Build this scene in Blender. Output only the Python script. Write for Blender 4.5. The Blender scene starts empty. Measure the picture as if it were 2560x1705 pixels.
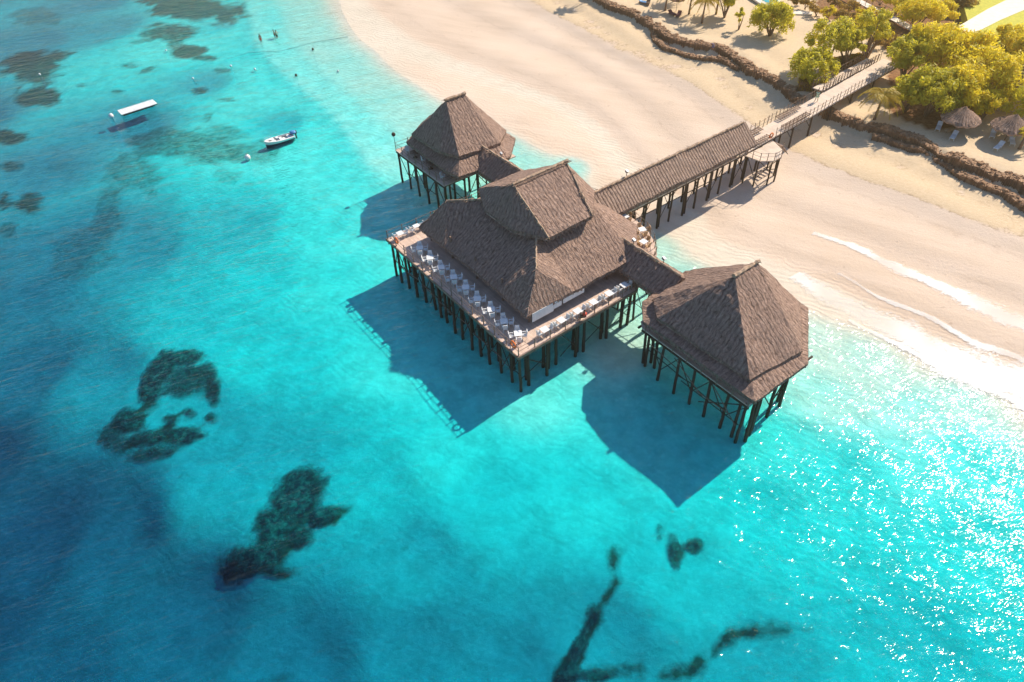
import bpy, bmesh, math, random
import numpy as np
from mathutils import Vector, Matrix, noise
random.seed(7)
S = bpy.context.scene
COL = S.collection

# ---------------------------------------------------------------- camera
F_PX, PITCH, ROLL, PSI, CAMH = 1742.66, math.radians(43.8745), math.radians(-2.6693), math.radians(35.534), 50.0
fw = np.array([0, math.cos(PITCH), -math.sin(PITCH)]); rt = np.array([1.0, 0, 0]); up = np.cross(rt, fw)
rt2 = math.cos(ROLL)*rt + math.sin(ROLL)*up
up2 = -math.sin(ROLL)*rt + math.cos(ROLL)*up
cd = bpy.data.cameras.new("camera"); cam = bpy.data.objects.new("camera", cd); COL.objects.link(cam)
cam.matrix_world = Matrix(((rt2[0], up2[0], -fw[0], 0), (rt2[1], up2[1], -fw[1], 0), (rt2[2], up2[2], -fw[2], CAMH), (0, 0, 0, 1)))
cd.sensor_width = 36.0; cd.lens = 36.0*F_PX/2560.0
cd.clip_start = 0.5; cd.clip_end = 8000
S.camera = cam

def at(px, py, z=0.0):            # surveyed photo point -> place on the level z
    d = fw + rt2*(px-1280)/F_PX - up2*(py-852.5)/F_PX
    return np.array([0, 0, CAMH]) + d*((z-CAMH)/d[2])
U = np.array([math.cos(PSI), math.sin(PSI)]); V = np.array([-math.sin(PSI), math.cos(PSI)])
def W(a, b, z=0.0):               # jetty axes (u along the walkway, v across) -> world
    return (a*U[0]+b*V[0], a*U[1]+b*V[1], z)
def UV(p): return (p[0]*U[0]+p[1]*U[1], p[0]*V[0]+p[1]*V[1])

# ---------------------------------------------------------------- light
SUN_EL, SUN_DA = 40.5, 3.0
az = math.degrees(PSI) + SUN_DA                    # math angle of the sun in plan
sd = Vector((math.cos(math.radians(az))*math.cos(math.radians(SUN_EL)), math.sin(math.radians(az))*math.cos(math.radians(SUN_EL)), math.sin(math.radians(SUN_EL))))
sl = bpy.data.lights.new("sun", 'SUN'); sl.energy = 5.0; sl.angle = math.radians(0.8); sl.color = (1.0, 0.88, 0.73)
so = bpy.data.objects.new("sun", sl); COL.objects.link(so)
so.rotation_euler = sd.to_track_quat('Z', 'Y').to_euler(); so.location = (60, 60, 90)
wd = bpy.data.worlds.new("World"); S.world = wd; wd.use_nodes = True
nt = wd.node_tree; nt.nodes.clear()
sk = nt.nodes.new('ShaderNodeTexSky'); sk.sky_type = 'NISHITA'; sk.sun_disc = False
sk.sun_elevation = math.radians(SUN_EL); sk.sun_rotation = math.radians(90.0-az)
sk.dust_density = 0.1; sk.ozone_density = 4.0; sk.air_density = 1.0
bg = nt.nodes.new('ShaderNodeBackground'); bg.inputs[1].default_value = 0.12
wo = nt.nodes.new('ShaderNodeOutputWorld')
nt.links.new(sk.outputs[0], bg.inputs[0]); nt.links.new(bg.outputs[0], wo.inputs[0])
S.view_settings.view_transform = 'Standard'; S.view_settings.look = 'None'
S.view_settings.exposure = 0.60; S.view_settings.gamma = 1.0; S.view_settings.use_curve_mapping = False
S.render.engine = 'CYCLES'
S.cycles.max_bounces = 6; S.cycles.transparent_max_bounces = 12; S.cycles.caustics_reflective = False; S.cycles.caustics_refractive = False
S.cycles.sample_clamp_indirect = 4.0; S.cycles.volume_bounces = 0

# ---------------------------------------------------------------- material helpers
def new_mat(name):
    m = bpy.data.materials.new(name); m.use_nodes = True
    t = m.node_tree; t.nodes.clear()
    o = t.nodes.new('ShaderNodeOutputMaterial'); return m, t, o
class NT:
    def __init__(s, t): s.t = t
    def n(s, typ, ins=None, **kw):
        nd = s.t.nodes.new('ShaderNode'+typ)
        for k, v in kw.items(): setattr(nd, k, v)
        for k, v in (ins or {}).items():
            if hasattr(v, 'is_output') or hasattr(v, 'links'): s.t.links.new(v, nd.inputs[k])
            else: nd.inputs[k].default_value = v
        return nd
    def math(s, op, a, b=0.0, clamp=False):
        nd = s.n('Math', {0: a, 1: b}, operation=op); nd.use_clamp = clamp; return nd.outputs[0]
    def mix(s, f, a, b, blend='MIX'):
        nd = s.n('Mix', data_type='RGBA', blend_type=blend)
        for i, v in ((0, f), (6, a), (7, b)):
            if hasattr(v, 'links'): s.t.links.new(v, nd.inputs[i])
            else: nd.inputs[i].default_value = v if i == 0 else (tuple(v)+(1,))[:4]
        return nd.outputs[2]
    def noise(s, vec, scale, detail=3, rough=.55, dist=0.0):
        nd = s.n('TexNoise', {'Scale': scale, 'Detail': detail, 'Roughness': rough, 'Distortion': dist})
        s.t.links.new(vec, nd.inputs['Vector']); return nd.outputs[0]
    def ramp(s, f, stops):
        nd = s.n('ValToRGB'); s.t.links.new(f, nd.inputs[0]); cr = nd.color_ramp
        while len(cr.elements) < len(stops): cr.elements.new(.5)
        for e, (p, c) in zip(cr.elements, stops):
            e.position = p; e.color = (c, c, c, 1) if isinstance(c, (int, float)) else tuple(c)+(1,)
        return nd.outputs[0]
    def mapping(s, vec, scale=(1, 1, 1), rot=(0, 0, 0)):
        nd = s.n('Mapping', {'Scale': scale, 'Rotation': rot}); s.t.links.new(vec, nd.inputs[0]); return nd.outputs[0]
    def link(s, a, b): s.t.links.new(a, b)

def mottled(name, c1, c2, scale=3.0, rough=.8, bump=.0, bscale=20., coord='Object', stretch=(1, 1, 1), spec=.3, metal=0.0, rnd=0.0, translucent=None):
    m, t, o = new_mat(name); N = NT(t)
    tc = N.n('TexCoord').outputs[coord]
    v = N.mapping(tc, stretch)
    f = N.noise(v, scale, 4, .6)
    f = N.ramp(f, [(.32, 0.), (.68, 1.)])
    col = N.mix(f, c1, c2)
    if rnd:
        oi = N.n('ObjectInfo').outputs['Random']
        k = N.math('ADD', N.math('MULTIPLY', oi, rnd), 1-rnd/2)
        col = N.mix(1.0, col, N.n('CombineXYZ', {0: k, 1: k, 2: k}).outputs[0], 'MULTIPLY')
    p = N.n('BsdfPrincipled', {'Base Color': col, 'Roughness': rough, 'Specular IOR Level': spec, 'Metallic': metal})
    if bump:
        b = N.n('Bump', {'Height': N.noise(v, bscale, 3), 'Strength': bump, 'Distance': .05}); N.link(b.outputs[0], p.inputs['Normal'])
    sh = p.outputs[0]
    if translucent:
        tr = N.n('BsdfTranslucent', {'Color': tuple(translucent)+(1,)})
        sh = N.n('MixShader', {0: .45, 1: sh, 2: tr.outputs[0]}).outputs[0]
    N.link(sh, o.inputs[0]); return m

# ---------------------------------------------------------------- object helpers
def mesh_obj(name, verts, faces, mat=None, parent=None, smooth=False, uvs=None):
    me = bpy.data.meshes.new(name); me.from_pydata([tuple(map(float, v)) for v in verts], [], faces)
    if uvs is not None:
        l = me.uv_layers.new(name='UVMap'); l.data.foreach_set('uv', [c for uv in uvs for c in uv])
    if smooth: me.polygons.foreach_set('use_smooth', [True]*len(me.polygons))
    me.update()
    o = bpy.data.objects.new(name, me); COL.objects.link(o)
    if mat is not None: me.materials.append(mat)
    if parent is not None: o.parent = parent
    return o
def tag(o, label, cat, group=None, kind=None):
    if label: o['label'] = label
    if cat: o['category'] = cat
    if group: o['group'] = group
    if kind: o['kind'] = kind
    return o
def thing(name, label, cat, loc=(0, 0, 0), rz=0.0, group=None):
    o = bpy.data.objects.new(name, None); COL.objects.link(o); o.location = loc; o.rotation_euler = (0, 0, rz)
    o.empty_display_size = .3
    return tag(o, label, cat, group)
def structure(o): o['kind'] = 'structure'; return o
class MB:                                     # collects shapes into one mesh
    def __init__(s): s.v = []; s.f = []
    def add(s, vs, fs):
        k = len(s.v); s.v += [tuple(map(float, v)) for v in vs]; s.f += [tuple(i+k for i in f) for f in fs]
    def box(s, c, d, rz=0.0, tilt=None):
        x, y, z = d[0]/2, d[1]/2, d[2]/2
        M = Matrix.Rotation(rz, 3, 'Z')
        if tilt: M = M @ Matrix.Rotation(tilt[1], 3, tilt[0])
        vs = [Vector(c) + M @ Vector((i*x, j*y, k*z)) for i in (-1, 1) for j in (-1, 1) for k in (-1, 1)]
        s.add(vs, [(0, 1, 3, 2), (4, 6, 7, 5), (0, 4, 5, 1), (2, 3, 7, 6), (0, 2, 6, 4), (1, 5, 7, 3)])
    def rod(s, a, b, r0, r1=None, n=7, cap=True):
        r1 = r0 if r1 is None else r1; a = Vector(a); b = Vector(b); d = (b-a)
        q = d.to_track_quat('Z', 'Y').to_matrix()
        vs = [a + q @ Vector((r0*math.cos(t), r0*math.sin(t), 0)) for t in [2*math.pi*i/n for i in range(n)]]
        vs += [b + q @ Vector((r1*math.cos(t), r1*math.sin(t), 0)) for t in [2*math.pi*i/n for i in range(n)]]
        fs = [(i, (i+1) % n, n+(i+1) % n, n+i) for i in range(n)]
        if cap: fs += [tuple(range(n-1, -1, -1)), tuple(range(n, 2*n))]
        s.add(vs, fs)
    def path(s, pts, rs, n=7):
        pts = [Vector(p) for p in pts]; k0 = len(s.v); qx = None
        for i, p in enumerate(pts):
            d = (pts[min(i+1, len(pts)-1)]-pts[max(i-1, 0)]).normalized()
            qx = (qx if qx is not None else d.orthogonal()); qx = (qx-d*qx.dot(d)).normalized(); qy = d.cross(qx); q = Matrix((qx, qy, d)).transposed()
            for j in range(n):
                t = 2*math.pi*j/n; s.v.append(tuple(p + q @ Vector((rs[i]*math.cos(t), rs[i]*math.sin(t), 0))))
        for i in range(len(pts)-1):
            for j in range(n):
                s.f.append((k0+i*n+j, k0+i*n+(j+1) % n, k0+(i+1)*n+(j+1) % n, k0+(i+1)*n+j))
        s.f.append(tuple(k0+j for j in range(n-1, -1, -1))); s.f.append(tuple(k0+(len(pts)-1)*n+j for j in range(n)))
    def ball(s, c, r, nu=8, nv=6, jit=0.0):
        rx, ry, rz = (r, r, r) if isinstance(r, (int, float)) else r
        k0 = len(s.v); c = Vector(c)
        s.v.append(tuple(c+Vector((0, 0, rz))))
        for i in range(1, nv):
            th = math.pi*i/nv
            for j in range(nu):
                ph = 2*math.pi*j/nu; k = 1+random.uniform(-jit, jit)
                s.v.append(tuple(c+Vector((rx*math.sin(th)*math.cos(ph)*k, ry*math.sin(th)*math.sin(ph)*k, rz*math.cos(th)*k))))
        s.v.append(tuple(c-Vector((0, 0, rz)))); e = len(s.v)-1
        for j in range(nu): s.f.append((k0, k0+1+j, k0+1+(j+1) % nu)); s.f.append((e, e-nu+(j+1) % nu, e-nu+j))
        for i in range(nv-2):
            for j in range(nu):
                a = k0+1+i*nu; s.f.append((a+j, a+nu+j, a+nu+(j+1) % nu, a+(j+1) % nu))
    def prism(s, poly, z0, z1):
        n = len(poly); vs = [(p[0], p[1], z0) for p in poly]+[(p[0], p[1], z1) for p in poly]
        s.add(vs, [tuple(range(n-1, -1, -1)), tuple(range(n, 2*n))]+[(i, (i+1) % n, n+(i+1) % n, n+i) for i in range(n)])
    def build(s, name, mat, parent=None, smooth=False): return mesh_obj(name, s.v, s.f, mat, parent, smooth)
def part(name, me_obj, parent, **kw):         # another part sharing a mesh
    o = me_obj.copy(); o.name = name; COL.objects.link(o); o.parent = parent
    for k, v in kw.items(): setattr(o, k, v)
    return o
def copy_tree(o, parent=None):
    c = o.copy(); COL.objects.link(c); c.parent = parent
    for ch in list(o.children): copy_tree(ch, c)
    return c

# ---------------------------------------------------------------- numpy noise
_rs = np.random.RandomState(3); _P = _rs.rand(256, 256)
def vnoise(x, y):
    xi = np.floor(x).astype(int); yi = np.floor(y).astype(int); fx = x-xi; fy = y-yi
    fx = fx*fx*(3-2*fx); fy = fy*fy*(3-2*fy)
    g = lambda a, b: _P[a & 255, b & 255]
    return (g(xi, yi)*(1-fx)+g(xi+1, yi)*fx)*(1-fy)+(g(xi, yi+1)*(1-fx)+g(xi+1, yi+1)*fx)*fy
def fbm(x, y, o=4):
    s = 0; a = .5; t = 0
    for k in range(o): s = s+a*vnoise(x*2**k+17*k, y*2**k+31*k); t += a; a *= .5
    return s/t-.5

# ---------------------------------------------------------------- terrain heights: surveyed contours
def dens(pl, z, step=3.0):
    out = []
    pts = [at(x, y, z) for x, y in pl]
    for a, b in zip(pts[:-1], pts[1:]):
        n = max(1, int(np.hypot(*(b-a)[:2])/step))
        for i in range(n): out.append((*(a+(b-a)*i/n)[:2], z))
    out.append((*pts[-1][:2], z)); return out
CTRL = []
SHORE = [(840, -40), (900, 30), (1000, 108), (1100, 152), (1190, 182), (1280, 218), (1370, 250), (1440, 285), (1500, 330), (1545, 390), (1600, 450), (1690, 505), (1735, 545), (1745, 590), (1800, 630), (1880, 655), (1960, 695), (2060, 735), (2200, 812), (2330, 875), (2600, 985)]
for pl, z in [
 (SHORE, 0.0),
 ([(715, -40), (790, 110), (880, 190), (980, 260), (1120, 340), (1260, 380), (1360, 440), (1440, 540), (1540, 640), (1640, 700), (1750, 740)], -.09),
 ([(620, -20), (655, 110), (730, 190), (815, 260), (880, 335), (940, 400), (1120, 470), (1240, 560)], -.14),
 ([(590, -30), (610, 120), (690, 200), (770, 255), (835, 320), (880, 420), (900, 520), (880, 600)], -.36),
 ([(1000, -20), (1200, 80), (1400, 150), (1540, 250), (1620, 340), (1720, 430), (1850, 520), (2000, 570), (2200, 655), (2600, 820)], .45),
 ([(1150, -30), (1350, 60), (1500, 140), (1700, 250), (1800, 340), (1930, 440), (2200, 530), (2600, 700)], .95),
 ([(1300, -30), (1440, 25), (1560, 118), (1690, 165), (1790, 178), (1835, 240), (1920, 300), (2040, 335), (2100, 365), (2250, 415), (2400, 480), (2600, 575)], 1.5),
]: CTRL += dens(pl, z)
WALL_A = [(1440, -30), (1500, 12), (1560, 38), (1600, 52), (1640, 82), (1680, 108), (1740, 122), (1800, 134), (1850, 165), (1900, 200), (1950, 228), (2000, 262)]
WALL_B = [(2055, 290), (2110, 312), (2200, 338), (2290, 365), (2350, 395), (2400, 420), (2440, 432), (2500, 455), (2600, 505)]
LOW_A = [(1630, 75), (1640, 105), (1665, 128), (1710, 142), (1760, 152), (1800, 155)]
LOW_B = [(2180, 350), (2260, 372), (2330, 395), (2370, 420), (2400, 448), (2450, 470), (2510, 490), (2600, 545)]
def wl(pl, z): return [at(x, y, z) for x, y in pl]
def offs(pl, d):
    P = [np.array(p[:2]) for p in pl]; out = []
    for i, p in enumerate(P):
        t = P[min(i+1, len(P)-1)]-P[max(i-1, 0)]; t = t/np.linalg.norm(t); out.append(p+d*np.array([-t[1], t[0]]))
    return out
for wp in (WALL_A, WALL_B):
    w = wl(wp, 2.2)
    for d, z in ((-1.5, 1.75), (-.6, 1.85), (.7, 3.0), (2.5, 3.05), (9, 3.05)):
        q = offs(w, d)
        for a, b in zip(q[:-1], q[1:]):
            n = max(1, int(np.hypot(*(b-a))/2.0))
            for i in range(n): c = a+(b-a)*i/n; CTRL.append((c[0], c[1], z))
for x, y, z in [(1250, 700, -.25), (1400, 600, -.08), (1150, 600, -.28), (1200, 350, -.09), (1350, 480, -.09), (1420, 420, -.08), (1480, 700, -.06), (1330, 850, -.26), (1050, 700, -.42), (1560, 750, -.10), (1640, 620, -.06), (1700, 690, -.08), (1750, 850, -.14), (1700, 1000, -.35), (1050, 320, -.09), (950, 250, -.11), (850, 150, -.10), (1330, 1000, -.35), (950, 900, -.5), (800, 700, -.6), (850, 560, -.5), (1100, 1150, -.75), (1600, 1100, -.6), (1800, 900, -.3), (1560, 880, -.06), (1950, 800, -.05), (1980, 860, -.08), (2150, 880, -.07),
  (2050, 850, -.055), (2050, 1000, -.13), (1950, 1100, -.45), (2200, 930, -.07), (2300, 1030, -.14), (2400, 1000, -.09), (700, 300, -.95), (500, 200, -1.2), (560, 60, -.7), (300, 300, -1.9), (100, 400, -2.2), (50, 100, -1.8), (250, 60, -1.2),
  (300, 600, -2.2), (100, 600, -2.9), (560, 560, -1.2), (0, 900, -3.9), (200, 900, -2.6), (400, 800, -1.3), (600, 900, -.85), (0, 1300, -5.6), (-200, 1100, -5.5), (200, 1300, -4.8), (500, 1200, -2.3), (400, 1500, -4.8),
  (0, 1700, -5.2), (-200, 1500, -6), (700, 1650, -4.2), (900, 1200, -1.3), (1000, 1400, -2.2), (1280, 1690, -3.3), (1000, 1600, -3.2), (1500, 1600, -2.6), (1200, 1250, -1.3), (1450, 1250, -1.0), (1700, 1450, -1.5), (1900, 1300, -.95), (2100, 1200, -.65),
  (2400, 1150, -.4), (2500, 1400, -.75), (2300, 1650, -1.3), (1900, 1700, -2.2), (2600, 1700, -1.1), (-200, 300, -3), (0, 700, -3.3), (-300, 700, -4), (-100, -50, -2.6), (450, 1000, -1.9), (680, 1250, -2.0), (200, 0, -1.4), (620, 700, -1.0)]:
    p = at(x, y, 0); CTRL.append((p[0], p[1], z))
for x, y in [(1620, 0), (1700, -60), (1900, 60), (2000, 60), (2100, 120), (2200, 60), (2300, 100), (2450, 100), (2550, 20), (2300, 250), (2450, 300), (2400, 330), (2550, 420), (2150, 200), (2700, 400), (2700, 100), (2000, -150), (2500, -200), (1500, -120)]:
    p = at(x, y, 3.1); CTRL.append((p[0], p[1], 3.1))
CTRL = np.array(CTRL)
def height(x, y):
    x = np.atleast_1d(np.asarray(x, float)); y = np.atleast_1d(np.asarray(y, float)); out = np.zeros(x.shape)
    fx, fy = x.ravel(), y.ravel(); r = out.ravel()
    for i in range(0, len(fx), 4000):
        d2 = (fx[i:i+4000, None]-CTRL[None, :, 0])**2+(fy[i:i+4000, None]-CTRL[None, :, 1])**2+.08
        w = d2**-1.75; r[i:i+4000] = (w*CTRL[None, :, 2]).sum(1)/w.sum(1)
    return r.reshape(x.shape)
def gz(x, y): return float(height([x], [y])[0])

# ---------------------------------------------------------------- ground sheet
def axis(a, b, st, far): 
    c = np.arange(a, b+st/2, st); return np.concatenate([[-far, -far*.35, -far*.12+a*.5], c, [far*.12+b*.5, far*.35, far]])
xs = axis(-150, 190, .85, 3500); ys = np.concatenate([[-3000, -600, -60], np.arange(8, 260, .85), [330, 900, 3500]])
GX, GY = np.meshgrid(xs, ys); H = height(GX, GY)
und = 0
H = H+fbm(GX/9, GY/9, 4)*np.where(H < 0, np.minimum(.5*-H, .6), np.minimum(.05, .5*H))+fbm(GX/2.2, GY/2.2, 3)*np.where(H < 0, np.minimum(.25*-H, .12), np.minimum(.03, .3*H))
d = np.stack([GX, GY, H-CAMH], -1); zc = d@fw; ok = zc > 3; zc = np.where(ok, zc, 1e6)
PX = 1280+F_PX*(d@rt2)/zc; PY = 852.5-F_PX*(d@up2)/zc
weed = np.zeros_like(H)
WE = [  # seagrass beds and reef flats: x, y, rx, ry, angle, density
 (470, 15, 140, 45, 6, 1), (430, 80, 90, 28, 0, .8), (475, 130, 42, 20, 0, 1), (440, 100, 30, 35, 30, .7), (355, 103, 45, 7, -8, .6), (510, 145, 30, 10, 0, .8), (560, 45, 30, 14, 0, .9),
 (90, 170, 95, 55, -5, 1), (90, 240, 70, 32, 0, 1), (330, 165, 30, 10, 0, .6), (370, 175, 28, 10, -20, .8), (292, 229, 25, 9, -5, .8), (500, 228, 22, 9, -5, .8), (550, 175, 26, 8, 0, .6), (565, 250, 26, 6, 0, .6), (205, 214, 20, 8, 0, .6),
 (523, 292, 13, 16, 20, .6), (480, 365, 190, 50, 4, .62), (560, 340, 70, 30, 0, .5), (640, 380, 60, 30, 10, .5), (570, 440, 50, 25, 0, .4), (330, 430, 80, 60, 0, .5), (270, 520, 40, 100, 10, .5), (200, 640, 90, 70, 0, .4),
 (20, 345, 70, 22, 5, .95), (75, 510, 50, 32, 0, .85), (10, 505, 22, 25, 0, .8), (30, 415, 40, 16, 0, .7), (25, 580, 35, 25, 0, .6), (90, 40, 80, 30, -5, .5), (380, 480, 40, 20, 0, .4), (150, 420, 60, 25, 0, .3),
 (452, 955, 68, 50, 0, .60), (515, 940, 30, 34, 10, .75), (378, 965, 28, 52, 12, 1.15), (405, 918, 46, 28, -35, 1.15), (455, 896, 48, 17, -8, 1.1), (490, 930, 34, 18, 15, .8), (440, 975, 45, 15, -8, .75), (440, 940, 40, 20, 0, .5), (534, 985, 23, 34, 10, .85), (473, 1032, 22, 17, 0, .85), (326, 1055, 38, 28, 0, 1), (375, 1098, 58, 20, -12, 1), (455, 1090, 52, 20, -8, .95), (430, 1054, 20, 20, 0, .85),
 (530, 1045, 20, 16, -25, .7), (373, 1135, 75, 20, -8, .65), (290, 1105, 50, 35, 30, .55), (180, 1160, 26, 18, 0, .5), (458, 1185, 20, 10, 0, .4),
 (750, 1205, 62, 42, 0, 1.2), (735, 1260, 62, 60, 0, 1.2), (690, 1330, 60, 70, 25, 1.2), (640, 1400, 90, 40, -20, 1.2), (820, 1290, 50, 22, -15, 1.1), (740, 1345, 40, 30, 0, 1), (590, 1430, 40, 16, -15, 1), (700, 1430, 50, 15, 0, .8),
 (1010, 1380, 17, 16, 0, .6), (515, 1228, 25, 10, 0, .3), (1540, 1395, 17, 48, 5, .9), (1545, 1450, 12, 30, 5, .5), (1485, 1530, 26, 30, -20, .8), (1520, 1495, 13, 55, 30, 1), (1478, 1560, 16, 60, 32, 1.1), (1445, 1625, 20, 60, 25, 1.1), (1415, 1695, 30, 45, 20, 1.1), (1480, 1690, 90, 14, -4, 1), (1760, 1640, 16, 50, 50, 1), (1850, 1590, 60, 14, -15, 1), (1980, 1560, 110, 11, 0, .8),
 (1685, 1385, 18, 38, -10, .9), (1735, 1365, 22, 18, 0, .9), (1650, 1330, 12, 25, 0, .5), (1790, 1620, 60, 22, -40, .9), (1690, 1675, 90, 26, -5, 1), (1560, 1680, 120, 20, -3, .7), (1930, 1568, 60, 18, 0, .8), (2030, 1560, 90, 8, 0, .4), (2150, 1520, 80, 20, 20, .35), (680, 1700, 40, 10, 0, .5),
 (840, 1000, 60, 30, 0, .08)]
N1 = fbm(GX/5, GY/5, 5); N2 = fbm(GX/1.6+9, GY/1.6, 3)
for x, y, rx, ry, an, k in WE:
    c, s_ = math.cos(math.radians(an)), math.sin(math.radians(an)); dx = PX-x; dy = PY-y
    r = np.sqrt(((dx*c+dy*s_)/rx)**2+((-dx*s_+dy*c)/ry)**2)
    weed = np.maximum(weed, k*np.clip((1.12-r+N1*.9+N2*.7)/.45, 0, 1))
weed = np.clip(weed, 0, 1.2)*(H < -.1)
soilP = [(1990, -80), (2060, 45), (2150, 66), (2195, 88), (2215, 130), (2225, 160), (2228, 285), (2330, 325), (2420, 312), (2470, 285), (2500, 262), (2620, 245), (2620, -80)]
def inpoly(px, py, poly):
    r = np.zeros(px.shape, bool); n = len(poly)
    for i in range(n):
        x0, y0 = poly[i]; x1, y1 = poly[(i+1) % n]
        if y0 == y1: continue
        c = ((y0 > py) != (y1 > py)) & (px < (x1-x0)*(py-y0)/(y1-y0)+x0); r ^= c
    return r
soil = (inpoly(PX+N1*30, PY+N1*20, soilP) & ok & (H > 2)).astype(float)
far = (~ok) | (PX < -700) | (PX > 3400) | (PY < -250) | (PY > 2300)
weed[far & (H < 0)] = 0
ny, nx = GX.shape
vv = np.stack([GX, GY, H], -1).reshape(-1, 3)
idx = np.arange(nx*ny).reshape(ny, nx)
ff = np.stack([idx[:-1, :-1], idx[:-1, 1:], idx[1:, 1:], idx[1:, :-1]], -1).reshape(-1, 4)
me = bpy.data.meshes.new('ground'); me.vertices.add(len(vv)); me.vertices.foreach_set('co', vv.ravel())
me.loops.add(ff.size); me.loops.foreach_set('vertex_index', ff.ravel()); me.polygons.add(len(ff))
me.polygons.foreach_set('loop_start', np.arange(0, ff.size, 4)); me.polygons.foreach_set('loop_total', np.full(len(ff), 4))
me.polygons.foreach_set('use_smooth', np.ones(len(ff), bool)); me.update(); me.validate()
for nm, arr in (('weed', weed), ('soil', soil)):
    a = me.attributes.new(nm, 'FLOAT', 'POINT'); a.data.foreach_set('value', arr.ravel().astype(np.float32))
ground = bpy.data.objects.new('ground', me); COL.objects.link(ground); structure(ground)
tag(ground, 'pale sand beach sloping into the shallow sea bed', 'ground')

m, t, o = new_mat('sand'); N = NT(t)
geo = N.n('NewGeometry'); pos = geo.outputs['Position']; sep = N.n('SeparateXYZ', {0: pos}); z = sep.outputs[2]
rot = N.mapping(pos, (.05, .35, .3), (0, 0, -PSI-1.45))          # streaks that run along the shore
rs_ = N.n('VectorRotate', {'Vector': pos, 'Angle': .55}, rotation_type='Z_AXIS').outputs[0]
streak = N.noise(N.mapping(rs_, (.07, .6, .3)), 1.0, 5, .6)
fine = N.noise(pos, 2.5, 5, .65); big = N.noise(pos, .06, 4, .5)
dryc = N.mix(N.ramp(fine, [(.3, 0.), (.7, 1.)]), (.60, .46, .295), (.68, .54, .365))
wetc = N.mix(N.ramp(streak, [(.35, 0.), (.65, 1.)]), (.60, .475, .36), (.68, .545, .425))
wetc = N.mix(N.ramp(big, [(.4, 0.), (.62, .6)]), wetc, (.72, .59, .47))
tide = N.math('ADD', z, N.math('MULTIPLY', N.math('SUBTRACT', N.noise(pos, .35, 4), .5), .25))
land = N.mix(N.ramp(N.n('MapRange', {0: tide, 1: 1.0, 2: 2.0}).outputs[0], [(.46, 0.), (.52, 1.)]), wetc, dryc)
speck = N.ramp(N.noise(pos, 1.3, 2, .5), [(.70, 0.), (.735, 1.)])
land = N.mix(N.math('MULTIPLY', speck, .30), land, (.30, .2, .13))
wrack = N.math('MULTIPLY', N.ramp(N.math('ABSOLUTE', N.math('SUBTRACT', tide, 1.49)), [(.0, 1.), (.06, 0.)]), N.ramp(N.noise(pos, 2.2, 4, .7), [(.48, 0.), (.56, 1.)]))
land = N.mix(N.math('MULTIPLY', wrack, .55), land, (.28, .17, .09))
for lv, st_k in ((.30, .20), (.62, .26), (1.02, .22)):      # faint lines the last tides left
    ln = N.math('MULTIPLY', N.ramp(N.math('ABSOLUTE', N.math('SUBTRACT', tide, lv)), [(.0, 1.), (.035, 0.)]), N.ramp(N.noise(pos, .5, 5, .7), [(.42, 0.), (.58, 1.)]))
    land = N.mix(N.math('MULTIPLY', ln, st_k), land, (.36, .25, .17))
pr2 = N.n('TexVoronoi', {'Vector': N.mapping(pos, (1, 1, .01)), 'Scale': 1.15, 'Randomness': 1.0}).outputs['Distance']
land = N.mix(N.math('MULTIPLY', N.ramp(pr2, [(.10, 1.), (.17, 0.)]), N.math('MULTIPLY', N.ramp(N.noise(pos, .09, 3), [(.46, 0.), (.6, 1.)]), .20)), land, (.34, .25, .18))
land = N.mix(N.ramp(N.noise(pos, 4.5, 2, .5), [(.60, 0.), (.72, .16)]), land, (.42, .32, .22))
uw = N.mix(N.ramp(N.noise(pos, .55, 5, .6), [(.35, 0.), (.65, 1.)]), (.50, .60, .53), (.70, .80, .71))
uw = N.mix(N.ramp(N.noise(pos, 1.6, 4, .7), [(.50, 0.), (.70, .55)]), uw, (.86, .95, .86))
base = N.mix(N.ramp(N.n('MapRange', {0: z, 1: -.17, 2: .06}).outputs[0], [(.05, 0.), (1., 1.)]), uw, land)
wa = N.n('Attribute', attribute_name='weed').outputs['Fac']; sa = N.n('Attribute', attribute_name='soil').outputs['Fac']
wn = N.math('ADD', wa, N.math('MULTIPLY', N.math('SUBTRACT', N.noise(pos, 1.1, 6, .72), .5), 1.3))
wf = N.ramp(wn, [(.18, 0.), (.85, 1.)])
wf = N.math('MULTIPLY', wf, N.ramp(wa, [(.02, 0.), (.25, 1.)]))
base = N.mix(N.math('MULTIPLY', wf, .97), base, N.mix(N.ramp(N.noise(pos, .8, 4, .6), [(.4, 0.), (.6, 1.)]), (.02, .055, .04), (.06, .115, .07)))
base = N.mix(sa, base, N.mix(N.ramp(fine, [(.35, 0.), (.6, 1.)]), (.13, .055, .025), (.30, .16, .07)))
rw = N.n('TexWave', {'Vector': rs_, 'Scale': .36, 'Distortion': 14.0, 'Detail': 4.0, 'Detail Scale': .8}, bands_direction='Y').outputs['Fac']
bp = N.n('Bump', {'Height': N.math('ADD', N.noise(pos, 3.2, 6, .75), N.math('MULTIPLY', rw, N.ramp(N.n('MapRange', {0: z, 1: -1.5, 2: .3}).outputs[0], [(.1, .15), (.85, .34), (.95, .08)]))), 'Strength': .55, 'Distance': .12})
p = N.n('BsdfPrincipled', {'Base Color': base, 'Roughness': .9, 'Specular IOR Level': .15, 'Normal': bp.outputs[0]})
N.link(p.outputs[0], o.inputs[0]); me.materials.append(m)

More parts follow.
